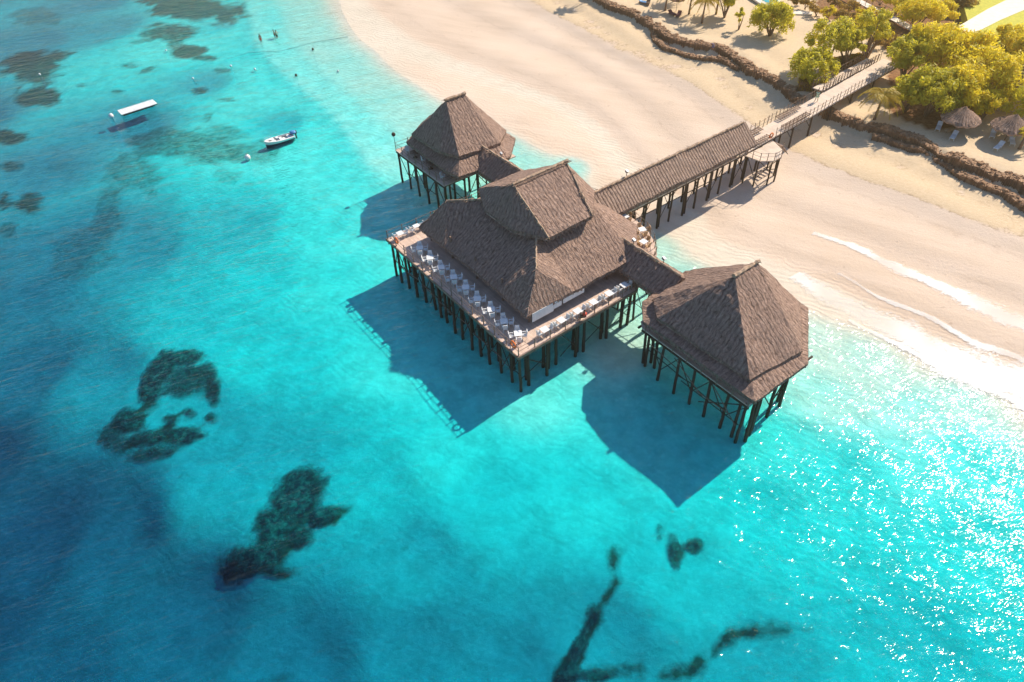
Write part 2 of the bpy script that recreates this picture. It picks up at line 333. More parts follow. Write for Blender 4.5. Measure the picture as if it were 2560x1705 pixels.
# ---------------------------------------------------------------- sea
m, t, o = new_mat('sea_water'); N = NT(t)
pos = N.n('NewGeometry').outputs['Position']
pr_ = N.n('VectorRotate', {'Vector': pos, 'Angle': -.35}, rotation_type='Z_AXIS').outputs[0]
h1 = N.noise(N.mapping(pr_, (.32, .8, 1)), 1.0, 1, .5, .4)
h2 = N.noise(N.mapping(pr_, (.95, 3.4, 1)), 1.0, 2, .45, .3)
h3 = N.noise(N.mapping(pr_, (.08, .22, 1)), 1.0, 2, .5)
amp = N.ramp(N.noise(pos, .035, 3), [(.35, .65), (.65, 1.1)])
hh = N.math('ADD', N.math('MULTIPLY', h1, .36), N.math('ADD', N.math('MULTIPLY', h2, .25), N.math('MULTIPLY', h3, .55)))
hh = N.math('MULTIPLY', hh, amp)
bp = N.n('Bump', {'Height': hh, 'Strength': 1.0, 'Distance': .74})
gl = N.n('BsdfGlossy', {'Color': (1, 1, 1, 1), 'Roughness': .08, 'Normal': bp.outputs[0]})
tr = N.n('BsdfTransparent', {'Color': (.98, 1, 1, 1)})
fr = N.n('Fresnel', {'IOR': 1.333, 'Normal': bp.outputs[0]})
bf = N.math('SUBTRACT', 1.0, N.n('NewGeometry').outputs['Backfacing'])   # seen from below the surface lets the sun through
mx = N.n('MixShader', {0: N.math('MULTIPLY', fr.outputs[0], bf), 1: tr.outputs[0], 2: gl.outputs[0]})
N.link(mx.outputs[0], o.inputs[0])
sg = (2.2, .158, .104); dn = sg[0]
va = N.n('VolumeAbsorption', {'Color': (1-sg[0]/dn, 1-sg[1]/dn, 1-sg[2]/dn, 1), 'Density': dn})
N.link(va.outputs[0], o.inputs[1])
b = MB(); b.box((0, 0, -10), (6800, 6800, 20)); sea = b.build('sea', m); structure(sea)
tag(sea, 'turquoise sea, deep blue on the left and glittering on the right', 'sea')

# ---------------------------------------------------------------- materials of the buildings
def thatch_mat(name, c1, c2, c3, sk=.3, wb=.7):
    m, t, o = new_mat(name); N = NT(t)
    uv = N.n('TexCoord').outputs['UV']; pos = N.n('NewGeometry').outputs['Position']
    wob = N.noise(pos, .9, 2)
    sx = N.n('SeparateXYZ', {0: uv}); s = N.math('ADD', sx.outputs[0], N.math('MULTIPLY', wob, wb)); tt = sx.outputs[1]
    strip = N.math('ABSOLUTE', N.math('SUBTRACT', N.math('FRACT', N.math('MULTIPLY', s, 2.35)), .5))      # laid in strips that run down the slope
    strip = N.ramp(strip, [(.02, 0.), (.30, 1.)])
    v2 = N.n('CombineXYZ', {0: s, 1: tt, 2: 0}).outputs[0]
    shin = N.noise(N.mapping(v2, (4.2, 2.2, 1)), 1.0, 5, .72, .5)
    fib = N.noise(N.mapping(v2, (13, 1.3, 1)), 1.0, 3, .7)
    big = N.noise(pos, .33, 5, .68)
    f = N.math('ADD', N.math('MULTIPLY', shin, .6), N.math('MULTIPLY', fib, .4))
    col = N.mix(N.ramp(f, [(.36, 0.), (.64, 1.)]), c1, c2)
    col = N.mix(N.math('MULTIPLY', N.math('SUBTRACT', 1.0, strip), sk*1.1), col, tuple(.42*x for x in c1))
    col = N.mix(N.ramp(big, [(.45, 0.), (.75, .55)]), col, c3)
    hgt = N.math('ADD', N.math('MULTIPLY', strip, sk*.7), N.math('ADD', N.math('MULTIPLY', shin, 1.0), N.math('MULTIPLY', fib, .35)))
    bp = N.n('Bump', {'Height': hgt, 'Strength': .9, 'Distance': .22})
    p = N.n('BsdfPrincipled', {'Base Color': col, 'Roughness': .9, 'Specular IOR Level': .12, 'Normal': bp.outputs[0]})
    N.link(p.outputs[0], o.inputs[0]); return m
M_THATCH = thatch_mat('palm_thatch', (.115, .072, .055), (.53, .37, .29), (.24, .175, .145))
M_THATCH_R = thatch_mat('ribbed_thatch', (.15, .10, .075), (.55, .40, .32), (.38, .28, .22), .62, .2)
M_CAP = mottled('ridge_straw', (.30, .20, .13), (.55, .40, .28), 3.0, bump=.8, bscale=14)
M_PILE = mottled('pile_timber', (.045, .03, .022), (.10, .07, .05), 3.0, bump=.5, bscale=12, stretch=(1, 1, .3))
M_RAIL = mottled('rail_timber', (.17, .11, .08), (.33, .23, .17), 2.0, bump=.3, bscale=14)
M_DARK = mottled('dark_timber', (.05, .03, .02), (.10, .06, .04), 3.0)
M_WHITE = mottled('white_paint', (.66, .68, .68), (.80, .80, .79), 4.0, rough=.55, spec=.4)
M_CANVAS = mottled('white_canvas', (.62, .65, .66), (.78, .80, .80), 2.0, rough=.8, stretch=(1, 1, .3))
M_WICKER = mottled('tan_wicker', (.45, .29, .16), (.62, .43, .26), 9.0, bump=.3, bscale=60)
M_ORANGE = mottled('orange_plastic', (.75, .16, .03), (.85, .22, .05), 3.0, rough=.5)
M_STEEL = mottled('dull_metal', (.25, .27, .3), (.4, .42, .45), 6.0, rough=.4, metal=.6)
def plank_mat(name, c1, c2, ang, width=.16, gap=.4):
    m, t, o = new_mat(name); N = NT(t)
    pos = N.n('NewGeometry').outputs['Position']
    r = N.n('VectorRotate', {'Vector': pos, 'Angle': ang}, rotation_type='Z_AXIS').outputs[0]
    sx = N.n('SeparateXYZ', {0: r}); q = N.math('DIVIDE', sx.outputs[0], width)
    cell = N.math('FLOOR', q); fr = N.math('FRACT', q)
    wn = N.n('TexWhiteNoise', {0: N.n('CombineXYZ', {0: cell, 1: N.math('FLOOR', N.math('MULTIPLY', N.math('ADD', sx.outputs[1], N.math('MULTIPLY', cell, 1.7)), .28)), 2: 0}).outputs[0]}, noise_dimensions='3D').outputs[0]
    gapf = N.ramp(fr, [(.05, 1.), (.10, 0.)])
    st = N.noise(N.mapping(r, (14, 1.2, 1)), 1.0, 3); dirt = N.noise(pos, .7, 4, .6)
    col = N.mix(N.math('ADD', N.math('MULTIPLY', wn, .6), N.math('MULTIPLY', st, .4)), c1, c2)
    col = N.mix(N.ramp(dirt, [(.45, 0.), (.7, .4)]), col, tuple(.55*x for x in c1))
    col = N.mix(N.math('MULTIPLY', gapf, gap), col, (.03, .02, .015))
    p = N.n('BsdfPrincipled', {'Base Color': col, 'Roughness': .8, 'Specular IOR Level': .2}); N.link(p.outputs[0], o.inputs[0]); return m
M_DECK = plank_mat('deck_planks', (.52, .39, .31), (.74, .58, .48), -PSI)
M_WALK = plank_mat('walk_planks', (.62, .50, .39), (.74, .61, .49), -PSI, .2, .22)

# ---------------------------------------------------------------- thatched roofs
def facet_roof(name, facets, parent, mat=None, thick=.32, step=.42, rough=.11, eaves=(), top_name=None):
    """facets: lists of 3 or 4 corners (u, v, z); eaves: pairs of corners that carry the ragged thatch edge"""
    mb_v, mb_f, uvs = [], [], []
    for fc in facets:
        P = [Vector(W(*p)) for p in fc]
        if len(P) == 3: quads = [(P[0], P[1], P[2], P[2])]
        else: quads = [tuple(P)]
        for A, B, C, D in quads:
            n = (B-A).cross(C-A)
            if n.length < 1e-6: n = (C-A).cross(D-A)
            n.normalize()
            if n.z < 0: n = -n
            hz = Vector((-n.y, n.x, 0)); hz = hz.normalized() if hz.length > 1e-4 else Vector((1, 0, 0))
            dn_ = hz.cross(n).normalized()
            if dn_.z > 0: dn_ = -dn_; 
            na = max(2, int(max((B-A).length, (C-D).length)/step)); nb = max(2, int(max((D-A).length, (C-B).length)/step))
            k0 = len(mb_v); loc = []
            for j in range(nb+1):
                for i in range(na+1):
                    a, b_ = i/na, j/nb
                    p = (A*(1-a)+B*a)*(1-b_)+(D*(1-a)+C*a)*b_
                    loc.append((p.dot(hz), p.dot(dn_)))
                    w = noise.noise(p*.45)*rough*1.5+noise.noise(p*1.7)*rough*.8
                    mb_v.append((p.x, p.y, p.z+w))
            for j in range(nb):
                for i in range(na):
                    q = (k0+j*(na+1)+i, k0+j*(na+1)+i+1, k0+(j+1)*(na+1)+i+1, k0+(j+1)*(na+1)+i)
                    mb_f.append(q); uvs += [loc[x-k0] for x in q]
        Q = [p - Vector((0, 0, thick)) for p in P]; k = len(mb_v)
        mb_v += [tuple(p) for p in Q]; f = tuple(range(k+len(Q)-1, k-1, -1)); mb_f.append(f); uvs += [(0, 0)]*len(f)
    for a, b_ in eaves:
        A, B = Vector(W(*a)), Vector(W(*b_)); L = (B-A).length; n = max(2, int(L/.12)); k = len(mb_v)
        for i in range(n+1):
            p = A.lerp(B, i/n); w = noise.noise(p*.45)*rough*1.5+noise.noise(p*1.7)*rough*.8
            out = (B-A).cross(Vector((0, 0, 1))).normalized()
            mb_v.append((p.x, p.y, p.z+w+.02)); j = random.uniform(-.08, .12)
            q = p+out*random.uniform(-.04, .12)*ESIGN
            mb_v.append((q.x, q.y, p.z+w-thick-j))
            for _s in range(2):                       # loose strands hanging off the edge
                d0 = random.uniform(.05, .32); k2 = len(STR); STR.append((p.x, p.y, p.z+w-.05)); STR.append((p.x+.07*(B-A).normalized().x, p.y+.07*(B-A).normalized().y, p.z+w-.05)); STR.append((p.x+out.x*d0*.8*ESIGN+random.uniform(-.1, .1), p.y+out.y*d0*.8*ESIGN+random.uniform(-.1, .1), p.z+w-.25-d0*.9))
        k2 = len(mb_v); mb_v += STR
        for i in range(0, len(STR), 3): mb_f.append((k2+i, k2+i+1, k2+i+2)); uvs += [(i*.1, 0), (i*.1+.05, 0), (i*.1, .3)]
        STR.clear()
        for i in range(n):
            mb_f.append((k+2*i, k+2*i+2, k+2*i+3, k+2*i+1)); uvs += [(i*.12, 0), (i*.12+.12, 0), (i*.12+.12, .4), (i*.12, .4)]
    o = mesh_obj(name, mb_v, mb_f, mat or M_THATCH, parent, uvs=uvs)
    return o
ESIGN = -1; STR = []
def straw_line(name, pts, parent, r=.16, mat=None, lump=.5):
    """bound straw ridge roll that follows a polyline of (u, v, z)"""
    b = MB(); P = [Vector(W(*p)) for p in pts]; Q = []
    for a, c in zip(P[:-1], P[1:]):
        n = max(1, int((c-a).length/.3))
        Q += [a.lerp(c, i/n) for i in range(n)]
    Q.append(P[-1])
    Q = [q+Vector((random.uniform(-.04, .04), random.uniform(-.04, .04), random.uniform(0, .05))) for q in Q]
    b.path(Q, [r*(1+random.uniform(-lump*.6, lump)) for _ in Q], 6)
    for q in Q:
        for _q in range(3):
            e = q+Vector((random.uniform(-.45, .45), random.uniform(-.45, .45), random.uniform(-.15, .12))); b.rod(q, e, .035, .01, 4)
    return b.build(name, mat or M_CAP, parent)

# piles: one tapered, slightly crooked pole mesh, copied
def pile_mesh():
    b = MB(); pts = []; rs = []
    for i in range(7):
        z = -i/6; pts.append((.02*math.sin(i*1.9), .02*math.cos(i*2.3), z)); rs.append(.135+.03*i/6)
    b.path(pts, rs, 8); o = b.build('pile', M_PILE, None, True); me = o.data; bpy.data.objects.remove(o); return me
PILE_ME = pile_mesh()
def pile(parent, u, v, ztop, k=1.0, zbot=None, name='pile'):
    x, y, _ = W(u, v); zb = (gz(x, y)-.4) if zbot is None else zbot
    o = bpy.data.objects.new(name, PILE_ME); COL.objects.link(o); o.parent = parent
    h = ztop-zb; lean = random.uniform(-.025, .025), random.uniform(-.025, .025)
    o.location = (x, y, ztop); o.scale = (k, k, h); o.rotation_euler = (lean[0], lean[1], random.uniform(0, 6.28))
    o.matrix_parent_inverse = parent.matrix_world.inverted(); return o
_b = MB(); _b.rod((0, 0, 0), (0, 0, 1), 1, .9, 6); _o = _b.build('brace', M_PILE); BRACE_ME = _o.data; bpy.data.objects.remove(_o)
_b = MB(); _b.rod((0, 0, 0), (0, 0, 1), 1, .95, 6); _o = _b.build('post', M_RAIL); POST_ME = _o.data; bpy.data.objects.remove(_o)
def stick(name, me, a, b, r, parent):
    a = Vector(a); b = Vector(b); d = b-a
    o = bpy.data.objects.new(name, me); COL.objects.link(o); o.parent = parent
    o.location = a; o.rotation_mode = 'QUATERNION'; o.rotation_quaternion = d.to_track_quat('Z', 'Y'); o.scale = (r, r, d.length)
    return o
def brace(parent, a, b, r=.055): return stick('brace', BRACE_ME, W(*a), W(*b), r, parent)
def beam(parent, a, b, r=.09): return stick('beam', BRACE_ME, W(*a), W(*b), r, parent)
def railing(parent, pts, z, post_gap=1.75, h=1.0, name='railing', rails=(1.0, .55), jit=.03, over=.08, me=None, r=.045):
    b = MB(); rl = None
    segs = []
    for a, c in zip(pts[:-1], pts[1:]):
        za = a[2] if len(a) > 2 else z; zb = c[2] if len(c) > 2 else z
        for k in rails:
            b.rod(W(a[0], a[1], za+h*k), W(c[0], c[1], zb+h*k), r*.55, n=5)
        L = math.hypot(a[0]-c[0], a[1]-c[1]); n = max(1, round(L/post_gap)); segs.append((a, c, za, zb, n))
    o = b.build(name, M_RAIL, parent)
    for si, (a, c, za, zb, n) in enumerate(segs):
        for i in range(n+(1 if si == len(segs)-1 else 0)):
            f = i/n; u, v, zz = a[0]+(c[0]-a[0])*f, a[1]+(c[1]-a[1])*f, za+(zb-za)*f
            stick('rail_post', POST_ME, W(u, v, zz-.25), W(u+random.uniform(-jit, jit), v+random.uniform(-jit, jit), zz+h+over+random.uniform(0, .06)), r*1.15, o)
    return o
def slab(name, poly, z0, z1, mat, parent):
    b = MB(); b.prism([W(*p)[:2] for p in poly], z0, z1); return b.build(name, mat, parent)
def pile_row(parent, u0, v0, u1, v1, n, ztop, jit=.12, k=1.0, xbrace=True, zb=1.2):
    P = []
    for i in range(n):
        f = i/max(1, n-1); P.append((u0+(u1-u0)*f+random.uniform(-jit, jit), v0+(v1-v0)*f+random.uniform(-jit, jit)))
    for p in P: pile(parent, p[0], p[1], ztop, k)
    if xbrace:
        for i, (a, c) in enumerate(zip(P[:-1], P[1:])):
            if i % 2 == 0: brace(parent, (a[0], a[1], ztop-.4), (c[0], c[1], zb)); 
            elif random.random() < .7: brace(parent, (a[0], a[1], zb), (c[0], c[1], ztop-.4))
            if random.random() < .45: brace(parent, (a[0], a[1], zb+.9), (c[0], c[1], zb+.9+random.uniform(-.3, .3)))
    return P

DZ = 4.8
# ================================================================ main restaurant
rest = thing('thatched_restaurant', 'largest thatched pavilion in the middle, two-tiered roof over a wide timber deck on piles', 'restaurant')
dk = [(26.5, 36.2), (41.6, 36.2), (45.4, 38.0), (47.3, 39.0), (48.7, 40.7), (49.7, 42.8), (50.1, 45), (50.1, 51.4), (49, 55), (46, 58.6), (42, 60.2), (26.5, 60.2)]
slab('deck_floor', dk, DZ-.12, DZ, M_DECK, rest)
for u in (26.75, 30.5, 34.5, 38.5, 42.3, 46):
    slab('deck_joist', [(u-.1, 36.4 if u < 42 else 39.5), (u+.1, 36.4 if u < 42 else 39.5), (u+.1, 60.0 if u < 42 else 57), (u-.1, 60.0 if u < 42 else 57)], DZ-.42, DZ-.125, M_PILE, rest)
for v, ue in ((36.42, 41.4), (41, 48), (48, 49.6), (54, 49), (59.98, 42)):
    beam(rest, (26.5, v, DZ-.52), (ue, v, DZ-.52), .13)
# face boards along the deck edge
slab('edge_board', [(26.40, 36.1), (26.49, 36.1), (26.49, 60.3), (26.40, 60.3)], DZ-.3, DZ+.05, M_RAIL, rest)
slab('edge_board', [(26.5, 36.1), (41.6, 36.1), (41.6, 36.19), (26.5, 36.19)], DZ-.3, DZ+.05, M_RAIL, rest)
pile_row(rest, 26.8, 36.6, 26.8, 59.9, 16, DZ-.1, .2, 1.0)
pile_row(rest, 28.0, 37.3, 28.0, 59.4, 13, DZ-.1, .3, 1.0, False)
for k_ in range(7): a_ = 37.5+k_*3.2; brace(rest, (26.6, a_, DZ-.35), (26.5, a_+1.7, .8), .05); beam(rest, (26.5, a_+.4, 2.2+.3*(k_ % 3)), (26.55, a_+3.0, 2.6-.3*(k_ % 2)), .045).data = POST_ME
for u in (27.9, 30.2, 30.9, 31.7, 34.0, 34.5, 34.9, 37.6, 38.1, 40.4, 41.2):
    pile(rest, u, 36.6+random.uniform(-.1, .5), DZ-.1, 1.05)
for u in (30.4, 34.2, 38.0, 40.9): pile(rest, u+.25, 37.6, DZ-.1, 1.1)
for a, b_ in ((26.8, 30.2), (31.7, 34.0), (34.9, 37.6), (38.1, 41.2)):
    brace(rest, (a, 36.5, DZ-.4), (b_, 36.5, 1.2)); brace(rest, (a, 36.4, 1.4), (b_, 36.5, 2.6), .045)
for u in (32, 36, 40, 44, 47.5):
    for v in (41, 45.2, 49.5, 54, 57.5):
        if u > 46 and v > 56: continue
        pile(rest, u+random.uniform(-.2, .2), v+random.uniform(-.2, .2), DZ-.1, 1.05)
pile_row(rest, 29, 59.9, 41.5, 59.9, 6, DZ-.1)
for u, v in ((49.4, 43), (49.8, 46), (49.8, 50.5), (48.6, 40.9), (46.5, 39)): pile(rest, u, v, DZ-.1)
brace(rest, (46.5, 39, DZ-.5), (49.4, 43, 1)); brace(rest, (49.4, 43, DZ-.5), (49.8, 46, 1))
railing(rest, [(26.6, 36.35), (26.6, 60.1)], DZ, 1.8)
railing(rest, [(26.6, 60.1), (41.9, 60.1)], DZ, 1.8)
railing(rest, [(41.5, 36.3), (26.6, 36.3)], DZ, 1.8)
railing(rest, [(44.6, 37.5), (47.2, 39.1), (48.6, 40.8), (49.6, 42.8), (50.0, 45), (50.0, 46.5)], DZ, 1.2, me=1)
railing(rest, [(50.0, 49.8), (50, 51.4), (49, 55), (46, 58.6), (42, 60.1)], DZ, 1.5)
# lower roof tier
A = (29.3, 38.5, 6.5); E2 = (29.5, 43.3, 6.5); M_ = (32.0, 40.4, 9.65); K = (35.0, 44.1, 10.4); E1 = (34.9, 38.3, 6.8); D1 = (43.4, 38.3, 6.8); D2 = (47.3, 42.3, 6.8); K2 = (42.4, 44.1, 10.4)
mr = lambda p: (p[0], 96.0-p[1], p[2])
fac = []
for g in (lambda p: p, mr):
    fac += [[g(E1), g(D1), g(K2), g(K)], [g(M_), g(E1), g(K)], [g(A), g(E1), g(M_)], [g(A), g(M_), g(E2)], [g(M_), g(K), g(E2)], [g(D1), g(D2), g(K2)]]
fac += [[E2, mr(E2), mr(K), K], [D2, mr(D2), mr(K2), K2], [K, K2, mr(K2), mr(K)]]  # last quad: unseen flat lid, added to block light below the upper tier
facet_roof('lower_roof', fac, rest, eaves=[(A, E1), (E1, D1), (D1, D2), (D2, mr(D2)), (mr(D2), mr(D1)), (mr(D1), mr(E1)), (mr(E1), mr(A)), (mr(A), mr(E2)), (mr(E2), E2), (E2, A)])
for g in (lambda p: p, mr):
    straw_line('ridge_cap', [g(K), g(M_)], rest, .10)
for g in (lambda p: p, mr): straw_line('hip_cap', [g(M_), g(A)], rest, .05, M_THATCH)
# upper roof tier
T1 = (35.3, 48, 13.8); T2 = (42.1, 48, 13.8)
oc = [(35.0, 42.2, 10.85), (40.7, 42.3, 10.85), (44.1, 45.7, 10.75), (44.1, 50.3, 10.75), (40.7, 53.7, 10.85), (35.0, 53.8, 10.85), (33.4, 50.5, 10.6), (33.3, 45.8, 10.6)]
fac = [[oc[0], oc[1], T2, T1], [oc[1], oc[2], T2], [oc[2], oc[3], T2], [oc[3], oc[4], T2], [oc[4], oc[5], T1, T2], [oc[5], oc[6], T1], [oc[6], oc[7], T1], [oc[7], oc[0], T1]]
facet_roof('upper_roof', fac, rest, eaves=[(oc[i], oc[(i+1) % 8]) for i in range(8)], thick=.38)
straw_line('ridge_cap', [(35.2, 48, 13.9), (42.3, 48, 13.9)], rest, .13)
straw_line('hip_cap', [T1, oc[0]], rest, .08); straw_line('hip_cap', [T2, oc[1]], rest, .07)
for dv in (-.28, .28):
    beam(rest, (35.0, 48+dv, 13.86), (42.5, 48+dv, 13.86), .05).data = POST_ME
for dv in (-1.1, 1.1): beam(rest, (35.2+.1, 48+dv*.2, 13.9), (35.0, 48+dv*1.6, 12.7), .05).data = POST_ME
# posts, blinds and inner wall under the roof
for v in (39.3, 43.5, 48, 52.5, 56.7): stick('post', POST_ME, W(30.2, v, DZ), W(30.2, v, 7.6), .11, rest)
for u in (33.6, 37.0, 40.4, 43.2): stick('post', POST_ME, W(u, 39.3, DZ), W(u, 39.3, 7.2), .11, rest); stick('post', POST_ME, W(u, 56.7, DZ), W(u, 56.7, 7.2), .11, rest)
for v in (43.5, 48, 52.5): stick('post', POST_ME, W(46.4, v, DZ), W(46.4, v, 7.2), .11, rest)
for a, c, zl in ((29.9, 32.5, 5.55), (32.55, 33.5, 5.75), (33.7, 36.4, 5.8)):
    slab('roll_blind', [(a, 38.40), (c, 38.40), (c, 38.44), (a, 38.44)], zl, 6.6, M_CANVAS, rest)
slab('service_counter', [(36, 46), (41, 46), (41, 50), (36, 50)], DZ, DZ+1.1, M_DARK, rest)
slab('kitchen_wall', [(42.5, 43), (42.7, 43), (42.7, 53), (42.5, 53)], DZ, 8.6, M_DARK, rest)

# ================================================================ pavilions on either side
def pavilion(lab, name, c, oct_low, cap, ridge, zl, zc, zr, deck, piles, rails, cat='pavilion'):
    t = thing(name, lab, cat)
    lo = [(p[0], p[1], zl) for p in oct_low]; n = len(lo)
    # skirt roof under the cap
    inner = [(c[0]+(p[0]-c[0])*.30, c[1]+(p[1]-c[1])*.30, zc+1.35) for p in oct_low]
    fac = [[lo[i], lo[(i+1) % n], inner[(i+1) % n], inner[i]] for i in range(n)]
    facet_roof('skirt_roof', fac, t, eaves=[(lo[i], lo[(i+1) % n]) for i in range(n)])
    R0, R1 = (ridge[0], ridge[2], zr), (ridge[1], ridge[2], zr)
    up_ = [(p[0], p[1], p[2] if len(p) > 2 else zc) for p in cap]; m_ = len(up_)
    sel = lambda p: R0 if p[0] < (R0[0]+R1[0])/2 else R1
    fac = []
    for i in range(m_):
        a, b_ = up_[i], up_[(i+1) % m_]; ra, rb = sel(a), sel(b_)
        fac.append([a, b_, ra] if ra == rb else [a, b_, rb, ra])
    facet_roof('cap_roof', fac, t, eaves=[(up_[i], up_[(i+1) % m_]) for i in range(m_)], thick=.34)
    straw_line('ridge_cap', [(R0[0]-.2, R0[1], zr+.1), (R1[0]+.2, R1[1], zr+.08)], t, .15)
    slab('deck_floor', deck, DZ-.12, DZ, M_DECK, t)
    us = [p[0] for p in deck]; vs = [p[1] for p in deck]
    for v in np.linspace(min(vs)+.3, max(vs)-.3, 4): beam(t, (min(us), v, DZ-.28), (max(us)-2.6, v, DZ-.28), .13)
    for u in np.linspace(min(us)+.2, max(us)-2.6, 4): beam(t, (u, min(vs)+(2.2 if u > 44 else 0), DZ-.5), (u, max(vs)-.6, DZ-.5), .12)
    for p in rails: railing(t, p, DZ, 1.7)
    piles(t)
    return t
# right-hand pavilion (one big roof, nearest the camera)
c2 = (44.4, 26.4)
low2 = [(37.5, 18.75), (44.6, 18.7), (50.7, 23.1), (51.0, 30.0), (46.0, 34.1), (39.4, 33.5), (37.5, 31.5)]
cap2 = [(38.45, 20.2, 7.0), (44.7, 19.6, 6.9), (49.9, 23.6, 6.9), (50.2, 29.6, 6.9), (45.8, 33.3, 6.9), (39.8, 32.6, 6.9), (38.1, 30.4, 7.0)]
def piles2(t):
    pile_row(t, 38.2, 31.0, 38.2, 19.6, 7, DZ-.1, .15, .95)
    for a_, c_ in (((37.9, 30.8, 3.6), (37.9, 27.2, 3.1)), ((37.9, 27.6, 4.1), (37.9, 23.8, 2.0)), ((37.9, 24.6, 2.2), (37.9, 21.0, 2.4)), ((37.9, 23.0, 4.2), (37.9, 20.0, 1.6))): stick('brace', POST_ME, W(*a_), W(*c_), .05, t)
    for u, v in ((38.4, 31.7), (39.1, 31.3), (38.9, 30.6), (38.7, 19.3), (39.6, 19.5), (38.3, 20.3)): pile(t, u, v, DZ-.1)
    pile_row(t, 40.5, 19.7, 44.3, 19.8, 3, DZ-.1, .1); pile_row(t, 44.6, 20.1, 48.9, 23.6, 3, DZ-.1, .1)
    pile_row(t, 42, 31.6, 49, 29, 4, DZ-.1, .2)
    for u in (42, 46): 
        for v in (23.5, 28): pile(t, u, v, DZ-.1)
    brace(t, (38.2, 19.6, DZ-.3), (38.0, 24.2, 1.0)); brace(t, (38.0, 26.5, 1.9), (38.1, 19.7, 1.7), .05); brace(t, (38.2, 31, 2.4), (38.2, 26.4, 2.1), .05)
    railing(t, [(37.9, 31.4), (37.9, 19.4)], DZ, 1.7)
p2 = pavilion('single big hipped thatch pavilion on piles, right of the main one and nearest the camera', 'thatched_pavilion', c2, low2, cap2, (43.1, 46.1, 26.7), 6.15, 6.95, 11.55,
    [(37.9, 19.4), (44.4, 19.5), (49.4, 23.4), (49.8, 31.5), (46.5, 32.6), (38.5, 32.6), (37.9, 31.8)], piles2, [])
# left-hand pavilion
c1 = (44.0, 70.3)
low1 = [(38.3, 66.0), (38.6, 63.5), (46.3, 63.4), (49.6, 66.6), (49.8, 74.0), (46.6, 77.2), (41.2, 77.3), (38.4, 75.3)]
cap1 = [(38.9, 67.9, 7.9), (40.0, 65.2, 7.9), (46.0, 65.0, 7.6), (48.8, 67.4, 7.5), (49, 73.4, 7.5), (46, 76.2, 7.5), (41.6, 76.4, 7.5), (38.9, 74.5, 7.6)]
def piles1(t):
    pile_row(t, 37.8, 77.0, 37.8, 65.6, 6, DZ-.1, .1, .95)
    pile_row(t, 39.6, 76.2, 39.6, 66.4, 5, DZ-.1, .2, .95, False)
    pile_row(t, 38.4, 65.5, 47, 65.5, 5, DZ-.1, .1, .95)
    pile_row(t, 40, 77, 48, 77, 4, DZ-.1, .1, .95, False)
    for u in (43.5, 47.5):
        for v in (69, 73): pile(t, u, v, DZ-.1)
    for v in (66.4, 70.2, 74): stick('post', POST_ME, W(39.4, v, DZ), W(39.4, v, 7.1), .1, t)
    slab('inner_wall', [(44, 66.5), (44.2, 66.5), (44.2, 75.5), (44, 75.5)], DZ, 8.2, M_DARK, t)
    slab('bar_counter', [(41.9, 68), (42.5, 68), (42.5, 74), (41.9, 74)], DZ, DZ+1.1, M_DARK, t)
p1 = pavilion('smaller thatched pavilion on piles behind the main one, a shaded bar deck under its eaves', 'thatched_pavilion', c1, low1, cap1, (42.2, 44.9, 70.6), 6.35, 7.8, 12.4,
    [(37.5, 65.3), (48.6, 65.3), (48.9, 77.1), (37.5, 77.1)], piles1, [[(46.5, 65.4), (37.6, 65.4), (37.6, 77.0), (41.5, 77.0)]])
# ================================================================ roofed passages
def gable(name, parent, ax, c, half, s0, s1, ze, zr, sag=.0):
    """ax 'u' or 'v': ridge runs along that axis at the other coordinate c"""
    P = (lambda s, d, z: (s, c+d, z)) if ax == 'u' else (lambda s, d, z: (c+d, s, z))
    a0, a1, r0, r1, b0, b1 = P(s0, -half, ze), P(s1, -half, ze), P(s0, 0, zr), P(s1, 0, zr), P(s0, half, ze), P(s1, half, ze)
    return facet_roof(name, [[a0, a1, r1, r0], [b0, b1, r1, r0]], parent, eaves=[(a0, a1), (b1, b0), (a1, r1), (r1, b1), (r0, a0), (b0, r0)], thick=.26)
def passage(lab, v0, v1, cu):
    t = thing('roofed_passage', lab, 'passage')
    gable('roof', t, 'v', cu, 2.15, v0, v1, 6.25, 7.85)
    straw_line('ridge_cap', [(cu, v0+.2, 7.93), (cu, v1-.2, 7.93)], t, .11)
    slab('floor', [(cu-1.25, v0+.3), (cu+1.25, v0+.3), (cu+1.25, v1-.3), (cu-1.25, v1-.3)], DZ-.13, DZ-.008, M_WALK, t)
    n = max(2, round((v1-v0)/2.2))
    for i in range(n+1):
        v = v0+.4+(v1-v0-.8)*i/n
        for s_ in (-1, 1):
            pile(t, cu+s_*1.15, v, DZ-.13, .75)
            stick('post', POST_ME, W(cu+s_*1.2, v, DZ-.1), W(cu+s_*1.2, v, 6.4), .07, t)
        if i: brace(t, (cu-1.15, v, DZ-.4), (cu-1.15, v-1.8, 1.0), .045); brace(t, (cu-1.15, v-2, 2.2), (cu-1.15, v, 2.3), .04)
    railing(t, [(cu-1.22, v0+.3), (cu-1.22, v1-.3)], DZ, 1.5, rails=(1.0, .7, .35)); railing(t, [(cu+1.22, v0+.3), (cu+1.22, v1-.3)], DZ, 1.5)
    return t
passage('short thatch-roofed footbridge between the main pavilion and the nearest one on the right', 32.3, 41.6, 43.3)
passage('short thatch-roofed footbridge between the main pavilion and the smaller one behind it', 54.6, 65.8, 43.6)

